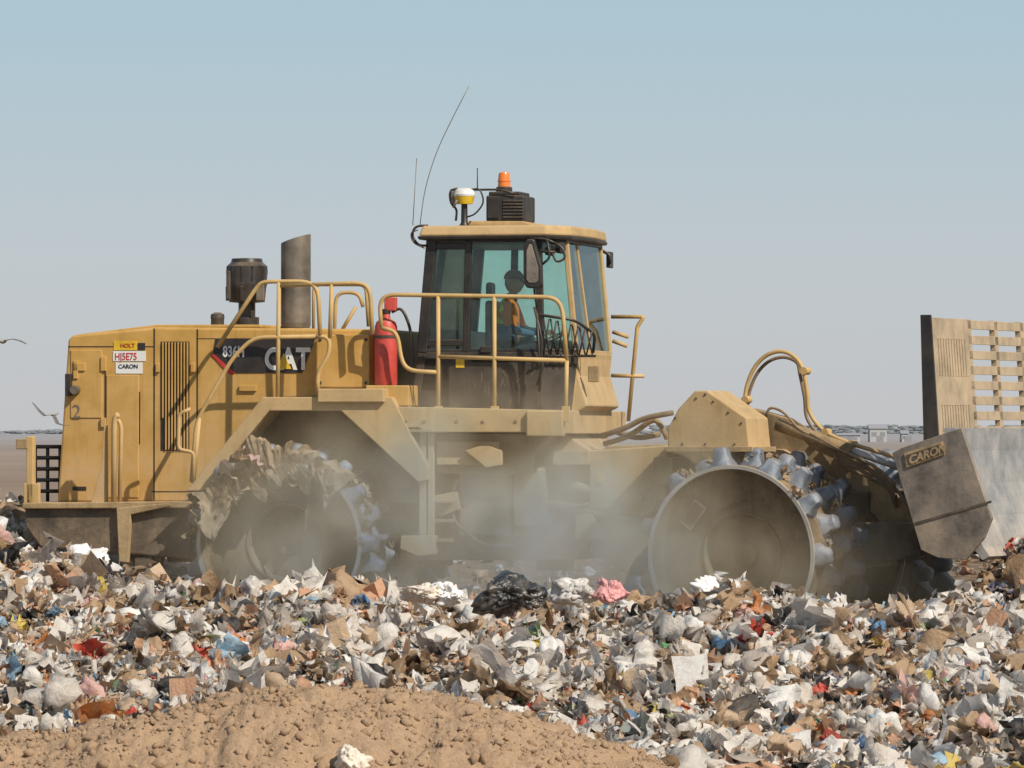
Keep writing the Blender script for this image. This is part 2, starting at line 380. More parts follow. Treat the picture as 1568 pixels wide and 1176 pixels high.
# --- CAB
CN=.75
zb=R.p(700,628,CN).z;zm=R.p(700,540,CN).z;zt=R.p(700,364,CN).z
def mir(v):return 3.8-v
def pt(pxb,pxm,pxt,v,far=False,bf=None):
    vv=mir(v) if far else v
    us=[R.u(x,v) for x in (pxb,pxm,pxt)]
    return [R.w(us[0],vv,zb),R.w(us[1],vv,zm),R.w(us[2],vv,zt)]
raw=dict(NR=(636,647,662,CN),MD=(712,714,718,CN),A=(826,828,824,CN),B=(872,882,866,1.0))
C={k:pt(*v) for k,v in raw.items()};C.update({k+'f':pt(*v,far=True) for k,v in raw.items()})
walls=[('NR','MD'),('MD','A'),('A','B'),('B','Bf'),('Bf','Af'),('Af','MDf'),('MDf','NRf'),('NRf','NR')]
for a,b in walls:
    front=(a=='B' or a=='Bf')
    if a=='NRf':
        panel('cab_lower_rear',[C[a][0],C[b][0],C[b][1],C[a][1]],.03,m_blkd,M)
    else:
        panel('cab_lower_'+a.lower(),[C[a][0],C[b][0],C[b][1],C[a][1]],.03,m_tan if front else m_blkd,M)
    panel('cab_glass_'+a.lower(),[C[a][1],C[b][1],C[b][2],C[a][2]],.008,m_glass,M,0)
    bar('cab_sill_'+a.lower(),C[a][1],C[b][1],.05,.07,m_tan if front else m_blk,M)
    bar('cab_header_'+a.lower(),C[a][2],C[b][2],.06,.10,m_blk,M)
for k,w in (('NR',.11),('MD',.075),('A',.08),('B',.06)):
    for sfx in ('','f'):
        m_=m_blk if k!='B' else m_tan
        bar('cab_pillar_'+k.lower()+sfx,C[k+sfx][1],C[k+sfx][2],w,w*.8,m_,M,R.V,.012)
        bar('cab_post_'+k.lower()+sfx,C[k+sfx][0],C[k+sfx][1],w*.8,w*.7,m_blkd,M,R.V,.01)
mt_=C['B'][2].lerp(C['Bf'][2],.28);mb_=C['B'][1].lerp(C['Bf'][1],.42)
bar('windshield_divider',mb_,mt_,.04,.05,m_tan,M,R.V)
rect('door_lower_frame',R,720,548,822,556,CN-.03,CN,m_blk,M,.01)
rect('door_handle',R,735,530,752,540,CN-.05,CN,m_blkd,M,.008)
rect('side_window_frame',R,652,520,712,530,CN-.03,CN,m_blk,M,.01)
rect('cab_vent_seal',R,663,372,712,382,CN-.03,CN,m_blk,M,.01)
rect('door_label',R,698,549,711,563,CN-.035,CN,m_ylw_dec,M,0)
rect('rear_pillar_cover',R,642,548,668,600,CN-.03,CN,m_blkd,M,.01)
for i in range(14):
    x0=725+random.random()*90;y0=565+random.random()*45;dx=random.uniform(-5,8)
    bar('door_scratch_%d'%i,R.p(x0,y0+random.uniform(6,16),CN-.034),R.p(x0+dx,y0,CN-.034),.003,.003,m_tan2,M,bevel=0)
tube('cab_guard_top',[R.p(826,482,.55),R.p(880,490,.7),R.p(912,512,.95),R.p(908,540,1.0)],.016,m_blk,M)
for i in range(7):
    x=832+i*11;tube('cab_guard_rod_%d'%i,[R.p(x,485+i*3,.58+.05*i),R.p(x+9,543,.62+.05*i)],.009,m_blkd,M)
    tube('cab_guard_rod_b%d'%i,[R.p(x+9,488+i*3,.58+.05*i),R.p(x,543,.62+.05*i)],.009,m_blkd,M)
tube('cab_guard_bottom',[R.p(826,545,.6),R.p(912,545,1.0)],.014,m_blk,M)
prism('front_cab_housing',R,[(866,540),(886,540),(886,575),(900,622),(866,640)],1.02,2.75,m_tan,M,.02)
rect('washer_box',R,900,560,916,585,.98,1.04,m_tan2,M,.01)
def zprism(name,uv,z0,z1,mt,bev=.02,inset=0):
    n=len(uv);cu=sum(a for a,b in uv)/n;cv=sum(b for a,b in uv)/n
    V=[R.w(u,v,z0) for u,v in uv]+[R.w(cu+(u-cu)*(1-inset),cv+(v-cv)*(1-inset),z1) for u,v in uv]
    Fc=[list(range(n)),list(range(2*n-1,n-1,-1))]+[[i,(i+1)%n,n+(i+1)%n,n+i] for i in range(n)]
    return mkobj(name,V,Fc,mt,M,bev)
ur=R.u(640,.6);uf=R.u(836,.6);ub=R.u(874,.9)
rz0=R.p(700,362,.6).z;rz1=R.p(700,345,.6).z
rl=[(ur,.62),(uf,.62),(ub,.95),(ub+.07,1.9),(ub,2.85),(uf,3.18),(ur,3.18)]
zprism('cab_roof',rl,rz0+.01,rz1,m_tan,.02,.03)
zprism('cab_roof_underside',[(a*1.0,b) for a,b in rl],rz0-.03,rz0+.008,m_blk,.01,-.01)
zprism('cab_floor',[(R.u(640,CN),.85),(R.u(826,CN),.85),(R.u(870,1.08),1.2),(R.u(870,1.08),2.6),(R.u(826,CN),2.95),(R.u(640,CN),2.95)],zb,zb+.05,m_blk,.01)
prism('roof_bump',R,[(700,346),(716,338),(800,338),(826,347)],1.0,2.6,m_tan,M,.015)
OV=1.24
rect('seat_back',R,742,460,754,545,OV-.24,OV+.24,m_blk,M,.03)
rect('seat_headrest',R,743,432,752,456,OV-.12,OV+.12,m_blk,M,.03)
rect('seat_cushion',R,745,540,800,556,OV-.26,OV+.26,m_blk,M,.03)
rect('seat_pedestal',R,758,556,785,625,OV-.15,OV+.15,m_blk,M,.02)
rect('side_console',R,770,515,815,540,2.3,2.5,m_blk,M,.02)
rect('dash',R,838,520,858,600,1.2,2.3,m_blk,M,.03)
rect('rear_shelf',R,662,505,700,620,1.0,2.8,m_blk,M,.03)
rect('ceiling_liner',R,668,366,852,374,.85,2.95,m_blk,M,.01)
# roof equipment
AC=empty('roof_air_unit',M)
rect('body',R,744,299,803,339,1.0,1.55,m_blkd,AC,.02)
rect('top',R,748,293,797,300,1.03,1.5,m_blkd,AC,.015)
for i in range(6):rect('slat_%d'%i,R,770,306+i*5,801,308.5+i*5,.985,1.0,m_grey,AC,.003)
rect('side_panel',R,746,304,764,334,.985,1.0,m_blk,AC,.005)
BC=empty('beacon_light',M);c=R.p(772,293,1.2)
lathe('base',c,Z,[(0,.085),(.04,.085),(.05,.07),(.06,0)],m_blk,BC,20)
lathe('lens',c,Z,[(.05,.066),(.17,.060),(.195,.05),(.205,0)],m_orange,BC,24)
lathe('lens_ring',c,Z,[(.10,.067),(.11,.069),(.12,.066)],m_orange,BC,24)
G=empty('gps_receiver',M);c=R.p(711,305,.9)
lathe('dome',c,Z,[(.03,.11),(.05,.115),(.09,.10),(.115,.06),(.12,0)],m_white,G,28)
lathe('body',c,Z,[(-.05,.03),(-.05,.085),(0,.10),(.03,.108)],m_ylw_dec,G,28)
lathe('mast',c,Z,[(-.27,.05),(-.24,.035),(-.05,.032)],m_blk,G,12)
rect('bracket',R,690,292,700,312,.86,.94,m_exh,G,.01)
ptube('cable',R,[(700,288),(688,292),(690,312),(700,320),(698,338)],.88,.012,m_blk,G)
ptube('lever',R,[(694,318),(700,306)],.82,.014,m_exh,G,.03)
ptube('cable_b',R,[(722,290),(735,288),(742,310),(728,328),(716,332)],.9,.009,m_blk,G)
ptube('roof_bar',R,[(690,291),(765,290),(790,297)],.98,.012,m_blk,M)
ptube('short_antenna',R,[(731,292),(731,257)],1.0,.006,m_blk,M)
tube('whip_antenna',[R.p(643,345,1.0),R.p(650,290,1.0),R.p(668,232,1.0),R.p(694,178,1.0),R.p(718,132,1.0)],.0045,m_exh,M,.3)
tube('whip_antenna_b',[R.p(632,345,2.6),R.p(638,242,2.6)],.0045,m_exh,M)
ptube('antenna_mount',R,[(655,345),(636,346),(630,360),(640,376),(655,376)],.7,.013,m_blk,M)
ptube('antenna_cable',R,[(640,352),(628,356),(632,372),(650,380)],.66,.007,m_blk,M)
# mirrors
MR=empty('wing_mirror',M)
prism('housing',R,[(801,377),(806,366),(818,366),(830,408),(831,436),(824,442),(806,441),(801,432)],.42,.48,m_blk,MR,.02)
prism('glass',R,[(806,384),(810,374),(814,374),(824,410),(824,430),(820,433),(810,433),(806,428)],.41,.42,m_plate,MR,.004)
for i,pp in enumerate([[(812,365),(835,366),(850,372)],[(828,385),(850,386)],[(818,442),(822,470)],[(838,366),(842,395),(830,405)],[(850,372),(862,380),(866,396),(852,402),(846,388)],[(818,470),(830,520),(826,600)],[(822,480),(826,545),(832,560),(822,590)]]):
    ptube('arm_%d'%i,R,pp,.55,.013,m_blk,MR,.04)
lathe('work_lamp',R.p(858,380,.7),R.U+Vector((0,-.4,0)),[(-.05,0),(-.04,.05),(.03,.06),(.035,0)],m_blk,MR,16)
lathe('work_lamp_b',R.p(842,384,.6),R.U+Vector((0,-.4,0)),[(-.05,0),(-.04,.045),(.03,.055),(.035,0)],m_blk,MR,16)
ptube('far_mirror_arm',R,[(922,384),(934,390),(934,404)],3.3,.018,m_blk,MR)
rect('far_mirror',R,928,385,934,410,3.3,3.5,m_blk,MR,.01)
# --- hand rails
RV=.27
rails=[[(293,738),(301,645),(356,548),(388,517),(484,515)],[(333,532),(394,438),(404,431),(472,431),(487,443),(490,515)],
 [(427,432),(425,614)],[(505,517),(508,434)],[(430,437),(556,433),(567,446),(570,512)],
 [(487,602),(486,570),(504,544),(505,517),(484,515)],
 [(584,502),(581,464),(592,451),(848,455),(861,470),(868,553)],[(671,452),(671,645)],[(757,453),(757,645)],[(868,552),(866,640)],
 [(584,502),(608,508),(615,555),(628,568),(669,570)],[(671,546),(868,552)],[(296,740),(305,640)]]
for i,pp in enumerate(rails):ptube('handrail_%d'%i,R,pp,RV,.0225,m_rail,M,.12)
for i,pp in enumerate([[(512,512),(514,455),(524,447),(550,449),(556,470)],[(524,505),(545,470)]]):ptube('handrail_inner_%d'%i,R,pp,1.1,.02,m_rail,M,.1)
for i,pp in enumerate([[(936,485),(986,485),(976,500),(962,645)],[(936,575),(986,576)],[(938,508),(962,516)],[(938,522),(960,530)]]):
    ptube('handrail_far_%d'%i,R,pp,3.3,.022,m_rail,M,.03)
ptube('handrail_far_side',R,[(480,520),(480,436),(560,436),(564,500)],3.4,.018,m_rail,M)
for i,x in enumerate((671,757,866)):rect('rail_foot_%d'%i,R,x-6,622,x+6,646,RV-.05,RV-.01,m_rail,M,.004)
# --- fire extinguisher
FE=empty('fire_extinguisher',M);c=R.p(591,592,.5)
lathe('tank',c,Z,[(0,0),(0,.10),(.03,.117),(.62,.117),(.67,.10),(.70,.05),(.75,.04),(.75,0)],m_red,FE,28)
lathe('valve',c,Z,[(.74,.03),(.76,.05),(.80,.05),(.81,0)],m_blk,FE,14)
rect('handle',R,588,455,606,476,.46,.54,m_red,FE,.01)
ptube('hose',R,[(600,478),(615,470),(628,500),(634,560),(620,572)],.5,.016,m_blk,FE,.1)
lathe('strap_b',c,Z,[(.5,.119),(.5,.122),(.53,.122),(.53,.119)],m_grey,FE,28)
lathe('canister_b',R.p(571,585,.75),Z,[(0,0),(0,.06),(.5,.06),(.53,0)],m_red,FE,20)
# ================= FRONT FRAME
prism('front_frame',F,[(902,702),(930,682),(1022,680),(1200,688),(1290,740),(1300,870),(1100,890),(960,880),(900,845)],1.2,2.6,m_tan2,M,.02)
prism('front_frame_side',F,[(902,690),(1020,682),(1020,760),(985,792),(902,780)],1.0,1.2,m_tan,M,.015)
rect('frame_bracket',F,1000,700,1030,740,.8,1.0,m_tan2,M,.01)
lathe('frame_boss',F.p(990,768,.96),-F.V,[(0,.12),(.03,.12),(.03,.05),(.0,.05)],m_tan2,M,24)
rect('maker_label_frame',F,914,728,924,740,.985,1.0,m_ylw_dec,M,.002)
prism('front_fender',F,[(1022,690),(1022,656),(1038,626),(1064,598),(1082,598),(1143,640),(1148,690)],.35,.92,m_tan,M,.015)
prism('front_fender_lip',F,[(1018,684),(1152,684),(1152,692),(1018,692)],.32,.95,m_tan2,M,.005)
for i,(x,y) in enumerate([(1034,640),(1045,680),(1066,610),(1092,615),(1115,632),(1135,648),(1080,680),(1125,680),(1080,604)]):
    lathe('fender_bolt_%d'%i,F.p(x,y,.35),-F.V,[(0,.012),(.01,.011),(.012,0)],m_blkd,M,8)
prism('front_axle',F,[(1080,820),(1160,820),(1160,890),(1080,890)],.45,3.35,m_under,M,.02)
hs=[[(920,668),(960,655),(985,640),(1030,632)],[(925,680),(965,668),(1000,640),(1012,650),(1022,672)],[(940,660),(975,672),(1010,665)]]
for i,pp in enumerate(hs):ptube('hydraulic_hose_%d'%i,F,pp,1.3+.1*i,.03,m_hose,M,.15)
def smoothc(pts,n=6):
    out=[]
    for i in range(len(pts)-1):
        p0=pts[max(i-1,0)];p1=pts[i];p2=pts[i+1];p3=pts[min(i+2,len(pts)-1)]
        for k in range(n):
            t=k/n;out.append(.5*((2*p1)+(p2-p0)*t+(2*p0-5*p1+4*p2-p3)*t*t+(3*p1-p0-3*p2+p3)*t**3))
    out.append(pts[-1]);return out
for i,(dx,dy,v) in enumerate([(0,0,1.2),(4,9,1.28)]):
    pp=[(1140,618),(1144,590),(1156,562),(1174,544),(1196,538),(1216,546),(1229,565),(1236,600),(1240,632),(1262,660),(1300,678),(1345,692),(1385,705)]
    pts=smoothc([F.p(x+dx*(1 if j<6 else -1),y+dy,v) for j,(x,y) in enumerate(pp)])
    V,Fc=tubegeo(pts,.022 if i==0 else .018,10);mkobj('boom_hose_%d'%i,V,Fc,m_rail if i==0 else m_hose,M,0,True)
for i,(x,y) in enumerate([(1140,612),(1230,568),(1262,662),(1302,680)]):
    lathe('hose_fitting_%d'%i,F.p(x,y,1.16),F.V,[(0,0),(0,.04),(.12,.04),(.12,0)],m_rail,M,14)
ptube('small_hose',F,[(1172,640),(1178,622),(1200,630),(1225,660),(1260,672)],1.0,.014,m_hose,M,.1)
for v in (1.25,2.35):
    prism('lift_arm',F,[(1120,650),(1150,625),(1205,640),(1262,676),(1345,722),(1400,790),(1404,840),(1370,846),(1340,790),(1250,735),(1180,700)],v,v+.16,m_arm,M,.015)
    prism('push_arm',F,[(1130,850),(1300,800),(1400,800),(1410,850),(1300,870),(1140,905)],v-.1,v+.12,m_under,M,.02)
for i,(a,b) in enumerate((((1190,650),(1375,715)),((1200,672),(1372,742)))):
    p=F.p(*a,1.05+.3*i);q=F.p(*b,1.05+.3*i)
    tube('lift_cylinder_%d'%i,[p,p.lerp(q,.62)],.065,m_arm,M);tube('lift_rod_%d'%i,[p.lerp(q,.6),q],.036,m_steel,M)
rect('arm_crossmember',F,1290,752,1330,790,1.2,2.6,m_under,M,.02)
for i in range(5):
    ptube('arm_hose_%d'%i,F,[(1240+i*6,664+i*4),(1290,690+i*6),(1345+i*4,716+i*7),(1372,745+i*8)],1.0+.05*i,.017,m_hose,M,.15)
# --- blade
B=empty('blade',M)
BV=-.25
prism('end_plate',F,[(1366,694),(1380,686),(1472,655),(1518,794),(1506,824),(1478,858),(1436,854),(1410,842)],BV,BV+.06,m_plate,B,.006)
prism('end_plate_seam',F,[(1400,800),(1518,766),(1518,770),(1402,804)],BV-.008,BV,m_grey,B,.002)
prism('badge_plate',F,[(1384,694),(1443,676),(1446,696),(1388,716)],BV-.02,BV,m_tan2,B,.004)
prism('badge_inner',F,[(1387,697),(1440,680),(1443,694),(1391,712)],BV-.026,BV-.02,m_grey,B,.002)
t=text('badge_text','CARON',F.p(1392,711,BV-.028),F,.115,m_tan2,B,.004,.95)
piv_t=F.p(1392,711,BV-.028)
for v in t.data.vertices:
    d=(v.co-piv_t).dot(F.U);v.co.z+=d*.33
prof=[(1464,655),(1464,690),(1470,740),(1484,790),(1506,838),(1516,852),(1504,858),(1484,832),(1462,790),(1450,740),(1446,690),(1446,655)]
prism('moldboard',F,prof,BV+.06,4.2,m_steel,B,.004)
prism('back_structure',F,[(1372,700),(1446,680),(1460,790),(1480,850),(1420,845)],BV+.35,4.0,m_under,B,.02)
prism('end_plate_far',F,[(1366,694),(1472,655),(1518,794),(1478,858),(1410,842)],4.2,4.26,m_plate,B,.006)
r0=F.p(1440,690,0);r1=F.p(1427,486,0)
def rk(v,t):return r0.lerp(r1,t)+F.V*v
def plate(nm,v0,v1,t0,t1,th=.035,mt=m_tan):
    return extr(nm,[rk(v0,t0),rk(v1,t0),rk(v1,t1),rk(v0,t1)],-F.U*th,mt,B,.004)
m_rack=mat('rack_steel',(.46,.37,.26),.6,metal=.1,dust=.4,var=.28,bump=.2)
T=m_rack
extr('rack_side_guard',[rk(-.03,-.08),rk(-.03,1.02),rk(-.03,1.02)-F.U*.11,rk(-.03,-.08)-F.U*.17],F.V*.03,m_blk,B,.004)
for a,b in ((0,.07),(.94,1.0)):plate('rack_post',a,b,0,1,.05,T)
plate('rack_band',.07,.94,.84,1.0,.035,T);plate('rack_band',.07,.94,.34,.56,.035,T);plate('rack_band',.07,.94,0,.14,.035,T)
for i in range(12):
    a=.07+i*.0745
    plate('rack_vbar',a,a+.050,.56,.84,.035,T);plate('rack_vbar',a,a+.050,.14,.34,.035,T)
v0=1.0;rows=8
for i in range(rows+1):
    t0=i/rows*.925;plate('rack_hbar_%d'%i,v0,4.1,t0,t0+.068,.035,T)
for i in range(5):plate('rack_upright_%d'%i,v0+.0+i*.76,v0+.09+i*.76,0,1.0,.06,T)
# ================================================================ OPERATOR
P=empty('machine_operator',M)
m_skin=mat('skin',(.38,.2,.13),.5,bump=0,var=.1);m_vest=mat('hi_vis_vest',(.78,.92,.08),.7,bump=.1,var=.1)
m_vo=mat('vest_orange',(1.0,.20,.02),.6,bump=0,var=.05);m_shirt=mat('blue_shirt',(.08,.17,.32),.8,bump=.1,var=.2)
m_jean=mat('dark_trousers',(.03,.035,.05),.8,bump=.1);m_cap=mat('dark_cap',(.03,.03,.035),.8,bump=0)
def skin(name,J,E,root,mats,pick,parent,sub=2):
    me=bpy.data.meshes.new(name);me.from_pydata([tuple(j[0]) for j in J],E,[])
    bm=bmesh.new();bm.from_mesh(me);L=bm.verts.layers.skin.verify()
    bm.verts.ensure_lookup_table()
    for i,v in enumerate(bm.verts):
        r=J[i][1];v[L].radius=(r,r) if not isinstance(r,tuple) else r;v[L].use_root=(i==root)
    bm.to_mesh(me);bm.free()
    t=bpy.data.objects.new('tmp',me);S.collection.objects.link(t)
    t.modifiers.new('s','SKIN');m=t.modifiers.new('u','SUBSURF');m.levels=sub;m.render_levels=sub
    dg=bpy.context.evaluated_depsgraph_get();nm=bpy.data.meshes.new_from_object(t.evaluated_get(dg));bpy.data.objects.remove(t)
    o=bpy.data.objects.new(name,nm);S.collection.objects.link(o);o.parent=parent
    nm.materials.clear()
    for q in mats:nm.materials.append(q)
    for f in nm.polygons:
        c=f.center;best=0;bd=1e9
        for k,(a,b) in enumerate(E):
            pa,pb=Vector(J[a][0]),Vector(J[b][0]);ab=pb-pa;tt=max(0,min(1,(c-pa).dot(ab)/max(ab.length_squared,1e-9)))
            d=(c-(pa+ab*tt)).length
            if d<bd:bd=d;best=k
        f.material_index=pick(best,c);f.use_smooth=True
    return o
ph=R.p(774,535,OV)
def q(f,s,z):return ph+R.U*f+R.V*s+Z*z
J=[(q(0,0,0),.17),(q(.0,0,.2),.165),(q(.02,0,.40),.17),(q(.05,0,.52),.065),(q(.07,0,.60),.055),
 (q(.03,-.20,.44),.085),(q(.10,-.24,.20),.055),(q(.36,-.20,.15),.034),
 (q(.03,.20,.44),.085),(q(.14,.24,.20),.055),(q(.38,.17,.18),.034),
 (q(.06,-.10,-.02),.09),(q(.46,-.13,.04),.065),(q(.56,-.12,-.38),.045),(q(.70,-.12,-.42),.04),
 (q(.06,.10,-.02),.09),(q(.46,.13,.04),.065),(q(.56,.12,-.38),.045),(q(.70,.12,-.42),.04)]
E=[(0,1),(1,2),(2,3),(3,4),(2,5),(5,6),(6,7),(2,8),(8,9),(9,10),(0,11),(11,12),(12,13),(13,14),(0,15),(15,16),(16,17),(17,18)]
def pk(k,c):
    f=(c-ph).dot(R.U);h=(c-ph).z
    if k in (0,1,2,4,7) or (k in(5,8) and h>.25):
        return 4 if (abs(h-.12)<.045 or (f>.03 and h>.1) or abs(h-.34)<.03) else 0
    if k==3:return 1
    if k in (5,6,8,9):return 2
    return 3
skin('body',J,E,0,[m_vest,m_skin,m_shirt,m_jean,m_vo],pk,P)
def hand(nm,w,fwd,side,up):
    J=[(w,.026),(w+fwd*.05,.03),(w+fwd*.085,.03)];E=[(0,1),(1,2)]
    for i,(s,l) in enumerate(((-.032,.07),(-.011,.08),(.011,.075),(.032,.058))):
        b=w+fwd*.09+side*s;n=len(J)
        J+=[(b,.010),(b+fwd*l*.45-up*.012,.009),(b+fwd*l*.62-up*.045,.008),(b+fwd*l*.4-up*.065,.007)]
        E+=[(2,n),(n,n+1),(n+1,n+2),(n+2,n+3)]
    n=len(J);J+=[(w+fwd*.04-side*.04,.012),(w+fwd*.075-side*.055-up*.03,.010),(w+fwd*.09-side*.04-up*.055,.008)]
    E+=[(1,n),(n,n+1),(n+1,n+2)]
    skin(nm,J,E,0,[m_skin],lambda k,c:0,P,1)
hand('near_hand',q(.36,-.20,.15),R.U,R.V*-1,Z);hand('far_hand',q(.38,.17,.18),R.U,R.V,Z)
lathe('steering_wheel',q(.46,0,.09),(R.U*-.5+Z),[(-.012,.19),(0,.205),(.012,.19),(0,.178),(-.012,.19)],m_blk,M,28)
tube('steering_column',[q(.46,0,.09),q(.58,0,-.35)],.03,m_blk,M)
bm=bmesh.new();bmesh.ops.create_uvsphere(bm,u_segments=28,v_segments=20,radius=1)
hc=q(.09,0,.70)
for v in bm.verts:
    x,y,z=v.co
    f=x*.098;s=y*.075*(1-.18*max(0,-z));h=z*.118
    if z<-.2 and x>0:f+=.012*(-z)
    if x>.6:
        f+=.022*math.exp(-((y/.14)**2+((z+.12)/.2)**2))
        f-=.008*math.exp(-(((abs(y)-.35)/.15)**2+((z-.08)/.1)**2))
        f+=.006*math.exp(-((y/.3)**2+((z+.48)/.07)**2))
    v.co=hc+R.U*f+R.V*s+Z*h
me=bpy.data.meshes.new('head');bm.to_mesh(me);bm.free()
for p_ in me.polygons:p_.use_smooth=True
ho=bpy.data.objects.new('head',me);S.collection.objects.link(ho);ho.parent=P;me.materials.append(m_skin)
for s in (-1,1):
    lathe('ear',hc+R.V*.072*s-R.U*.01,R.V*s,[(0,.03),(.012,.03),(.016,.018),(.01,0)],m_skin,P,12)
    lathe('eye',hc+R.U*.083+R.V*.03*s+Z*.008,R.U,[(-.004,.011),(.004,.008),(.007,0)],m_blk,P,10)
bm=bmesh.new();bmesh.ops.create_uvsphere(bm,u_segments=24,v_segments=16,radius=1)
for v in list(bm.verts):
    if v.co.z<-.05:bm.verts.remove(v)
for v in bm.verts:
    x,y,z=v.co;f=x*.108+(.09*math.exp(-(z/.12)**2)*max(0,x)**2);v.co=hc+R.U*f+R.V*y*.086+Z*(z*.10+.035)
me=bpy.data.meshes.new('cap');bm.to_mesh(me);bm.free();ho=bpy.data.objects.new('cap',me);S.collection.objects.link(ho);ho.parent=P;me.materials.append(m_cap)
ho.modifiers.new('s','SOLIDIFY').thickness=.006
# ================================================================ TERRAIN
def terr(x,y):
    x=np.asarray(x,float);y=np.asarray(y,float)
    h=np.interp(y,[-90,-30,-15,-11,-8,-3.0,-2.4,-1.4,4,8,10,14,60,400,3000,9000],[-2.1,-2.0,-1.85,-1.65,-1.25,-.15,-.09,-.45,-.35,.25,.25,-.8,-2.5,-3,-.5,6])
    ad=np.interp(x,[-14,-8,-5.5,-4.6,-3.2,-1.5,5,9,14],[.5,1.05,.86,.50,.17,.0,.03,.2,.1])
    wy=np.interp(y,[-8,-4,-2.4,6,9,13],[.15,.7,1,1,.4,0])
    h=h+ad*wy
    near=np.exp(-((y+4)/9.0)**2)
    h=h+near*(.07*np.sin(x*1.7+y*.9)+.05*np.sin(x*3.1-y*2.3+1)+.045*np.sin(x*.8+2.4*y+2))
    h=h+.66*np.exp(-((x-5.35)/.5)**2-((y+1.9)/.8)**2)
    return h
def npmesh(name,co,flist,smooth=None):
    me=bpy.data.meshes.new(name);me.vertices.add(len(co));me.vertices.foreach_set('co',np.ascontiguousarray(co,dtype=np.float32).ravel())
    loops=np.concatenate([f.ravel() for f in flist]);tot=np.concatenate([np.full(len(f),f.shape[1]) for f in flist])
    st=np.concatenate([[0],np.cumsum(tot)[:-1]])
    me.loops.add(len(loops));me.loops.foreach_set('vertex_index',loops.astype(np.int32))
    me.polygons.add(len(tot));me.polygons.foreach_set('loop_start',st.astype(np.int32))
    if smooth is not None:me.polygons.foreach_set('use_smooth',smooth)
    me.update(calc_edges=True);me.validate();return me
def gridmesh(name,xs,ys,hf,mt):
    X,Y=np.meshgrid(xs,ys);Zz=hf(X,Y);co=np.stack([X,Y,Zz],-1).reshape(-1,3)
    nx,ny=len(xs),len(ys);i=np.arange(nx*ny).reshape(ny,nx)
    f=np.stack([i[:-1,:-1],i[:-1,1:],i[1:,1:],i[1:,:-1]],-1).reshape(-1,4)
    me=npmesh(name,co,[f],np.ones(len(f),bool))
    o=bpy.data.objects.new(name,me);S.collection.objects.link(o);me.materials.append(mt);return o
def groundmat():
    m=bpy.data.materials.new('landfill_ground');m.use_nodes=True;nt=m.node_tree;b=nt.nodes['Principled BSDF'];b.inputs['Roughness'].default_value=.95;b.inputs['Specular IOR Level'].default_value=.1
    g=N(nt,'ShaderNodeNewGeometry');pos=g.outputs['Position'];s=N(nt,'ShaderNodeSeparateXYZ');nt.links.new(pos,s.inputs[0])
    near=mix(nt,maprange(nt,noisen(nt,6,8,.7,pos),.35,.65),(.10,.07,.045),(.36,.25,.16))
    mp=N(nt,'ShaderNodeMapping');mp.inputs['Scale'].default_value=(1,.25,1);nt.links.new(pos,mp.inputs[0])
    far=mix(nt,maprange(nt,noisen(nt,.012,6,.65,mp.outputs[0]),.38,.62),(.22,.16,.115),(.32,.24,.175))
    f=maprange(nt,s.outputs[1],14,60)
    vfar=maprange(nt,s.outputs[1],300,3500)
    c=mix(nt,vfar,mix(nt,f,near,far),(.305,.29,.295))  # distance haze painted in: far ground fades to pale grey
    nt.links.new(c,b.inputs['Base Color'])
    bp=N(nt,'ShaderNodeBump');bp.inputs['Strength'].default_value=.8;bp.inputs['Distance'].default_value=.05
    nt.links.new(noisen(nt,18,6,.7,pos),bp.inputs['Height']);nt.links.new(bp.outputs[0],b.inputs['Normal'])
    return m
mg=groundmat()
gx=np.concatenate([-np.geomspace(6000,11,40),np.linspace(-10,10,201),np.geomspace(11,6000,40)])
gy=np.concatenate([-np.geomspace(90,17,12),np.linspace(-16,14,301),np.geomspace(14.5,12000,70)])
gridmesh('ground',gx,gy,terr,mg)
m_dirt=bpy.data.materials.new('sandy_dirt');m_dirt.use_nodes=True;nt=m_dirt.node_tree;b=nt.nodes['Principled BSDF'];b.inputs['Roughness'].default_value=.97
g=N(nt,'ShaderNodeNewGeometry');pos=g.outputs['Position']
c=mix(nt,maprange(nt,noisen(nt,3,8,.7,pos),.3,.7),(.31,.19,.108),(.46,.30,.18))
c=mix(nt,maprange(nt,noisen(nt,35,6,.7,pos),.3,.75),c,(.54,.38,.245));nt.links.new(c,b.inputs['Base Color'])
bp=N(nt,'ShaderNodeBump');bp.inputs['Strength'].default_value=.9;bp.inputs['Distance'].default_value=.03
nt.links.new(noisen(nt,40,8,.75,pos),bp.inputs['Height']);nt.links.new(bp.outputs[0],b.inputs['Normal'])
cpx=[-500,-50,100,230,380,500,620,760,880,960,1040,1100];cpy=[1150,1150,1122,1085,1055,1056,1068,1090,1122,1150,1185,1230]
DM=48.
cx=[(p-784)/PXM*DM/D for p in cpx];cz=[CZ-(p-HY)/PXM*DM/D for p in cpy]
def mh0(X,Y):
    cr=np.interp(X,cx,cz);base=terr(X,Y)-.12
    w=np.exp(-(np.abs((Y+12)/1.55)**2.2))
    return base+(cr-base)*w
xs=np.linspace(-9,2.6,520);ys=np.linspace(-15.8,-9.8,270)
X,Y=np.meshgrid(xs,ys);NZ=np.zeros_like(X)
for i in range(X.shape[0]):
    for j in range(X.shape[1]):
        p=Vector((X[i,j],Y[i,j],0));NZ[i,j]=.12*noise.noise(p*1.3)+.09*noise.noise(p*3.5)+.07*(.3-abs(noise.noise(p*7)))+.045*(.3-abs(noise.noise(p*16)))+.025*noise.noise(p*31)
o=gridmesh('dirt_mound',xs,ys,lambda a,b_:mh0(a,b_)+NZ-.03,m_dirt)
MNZ=NZ
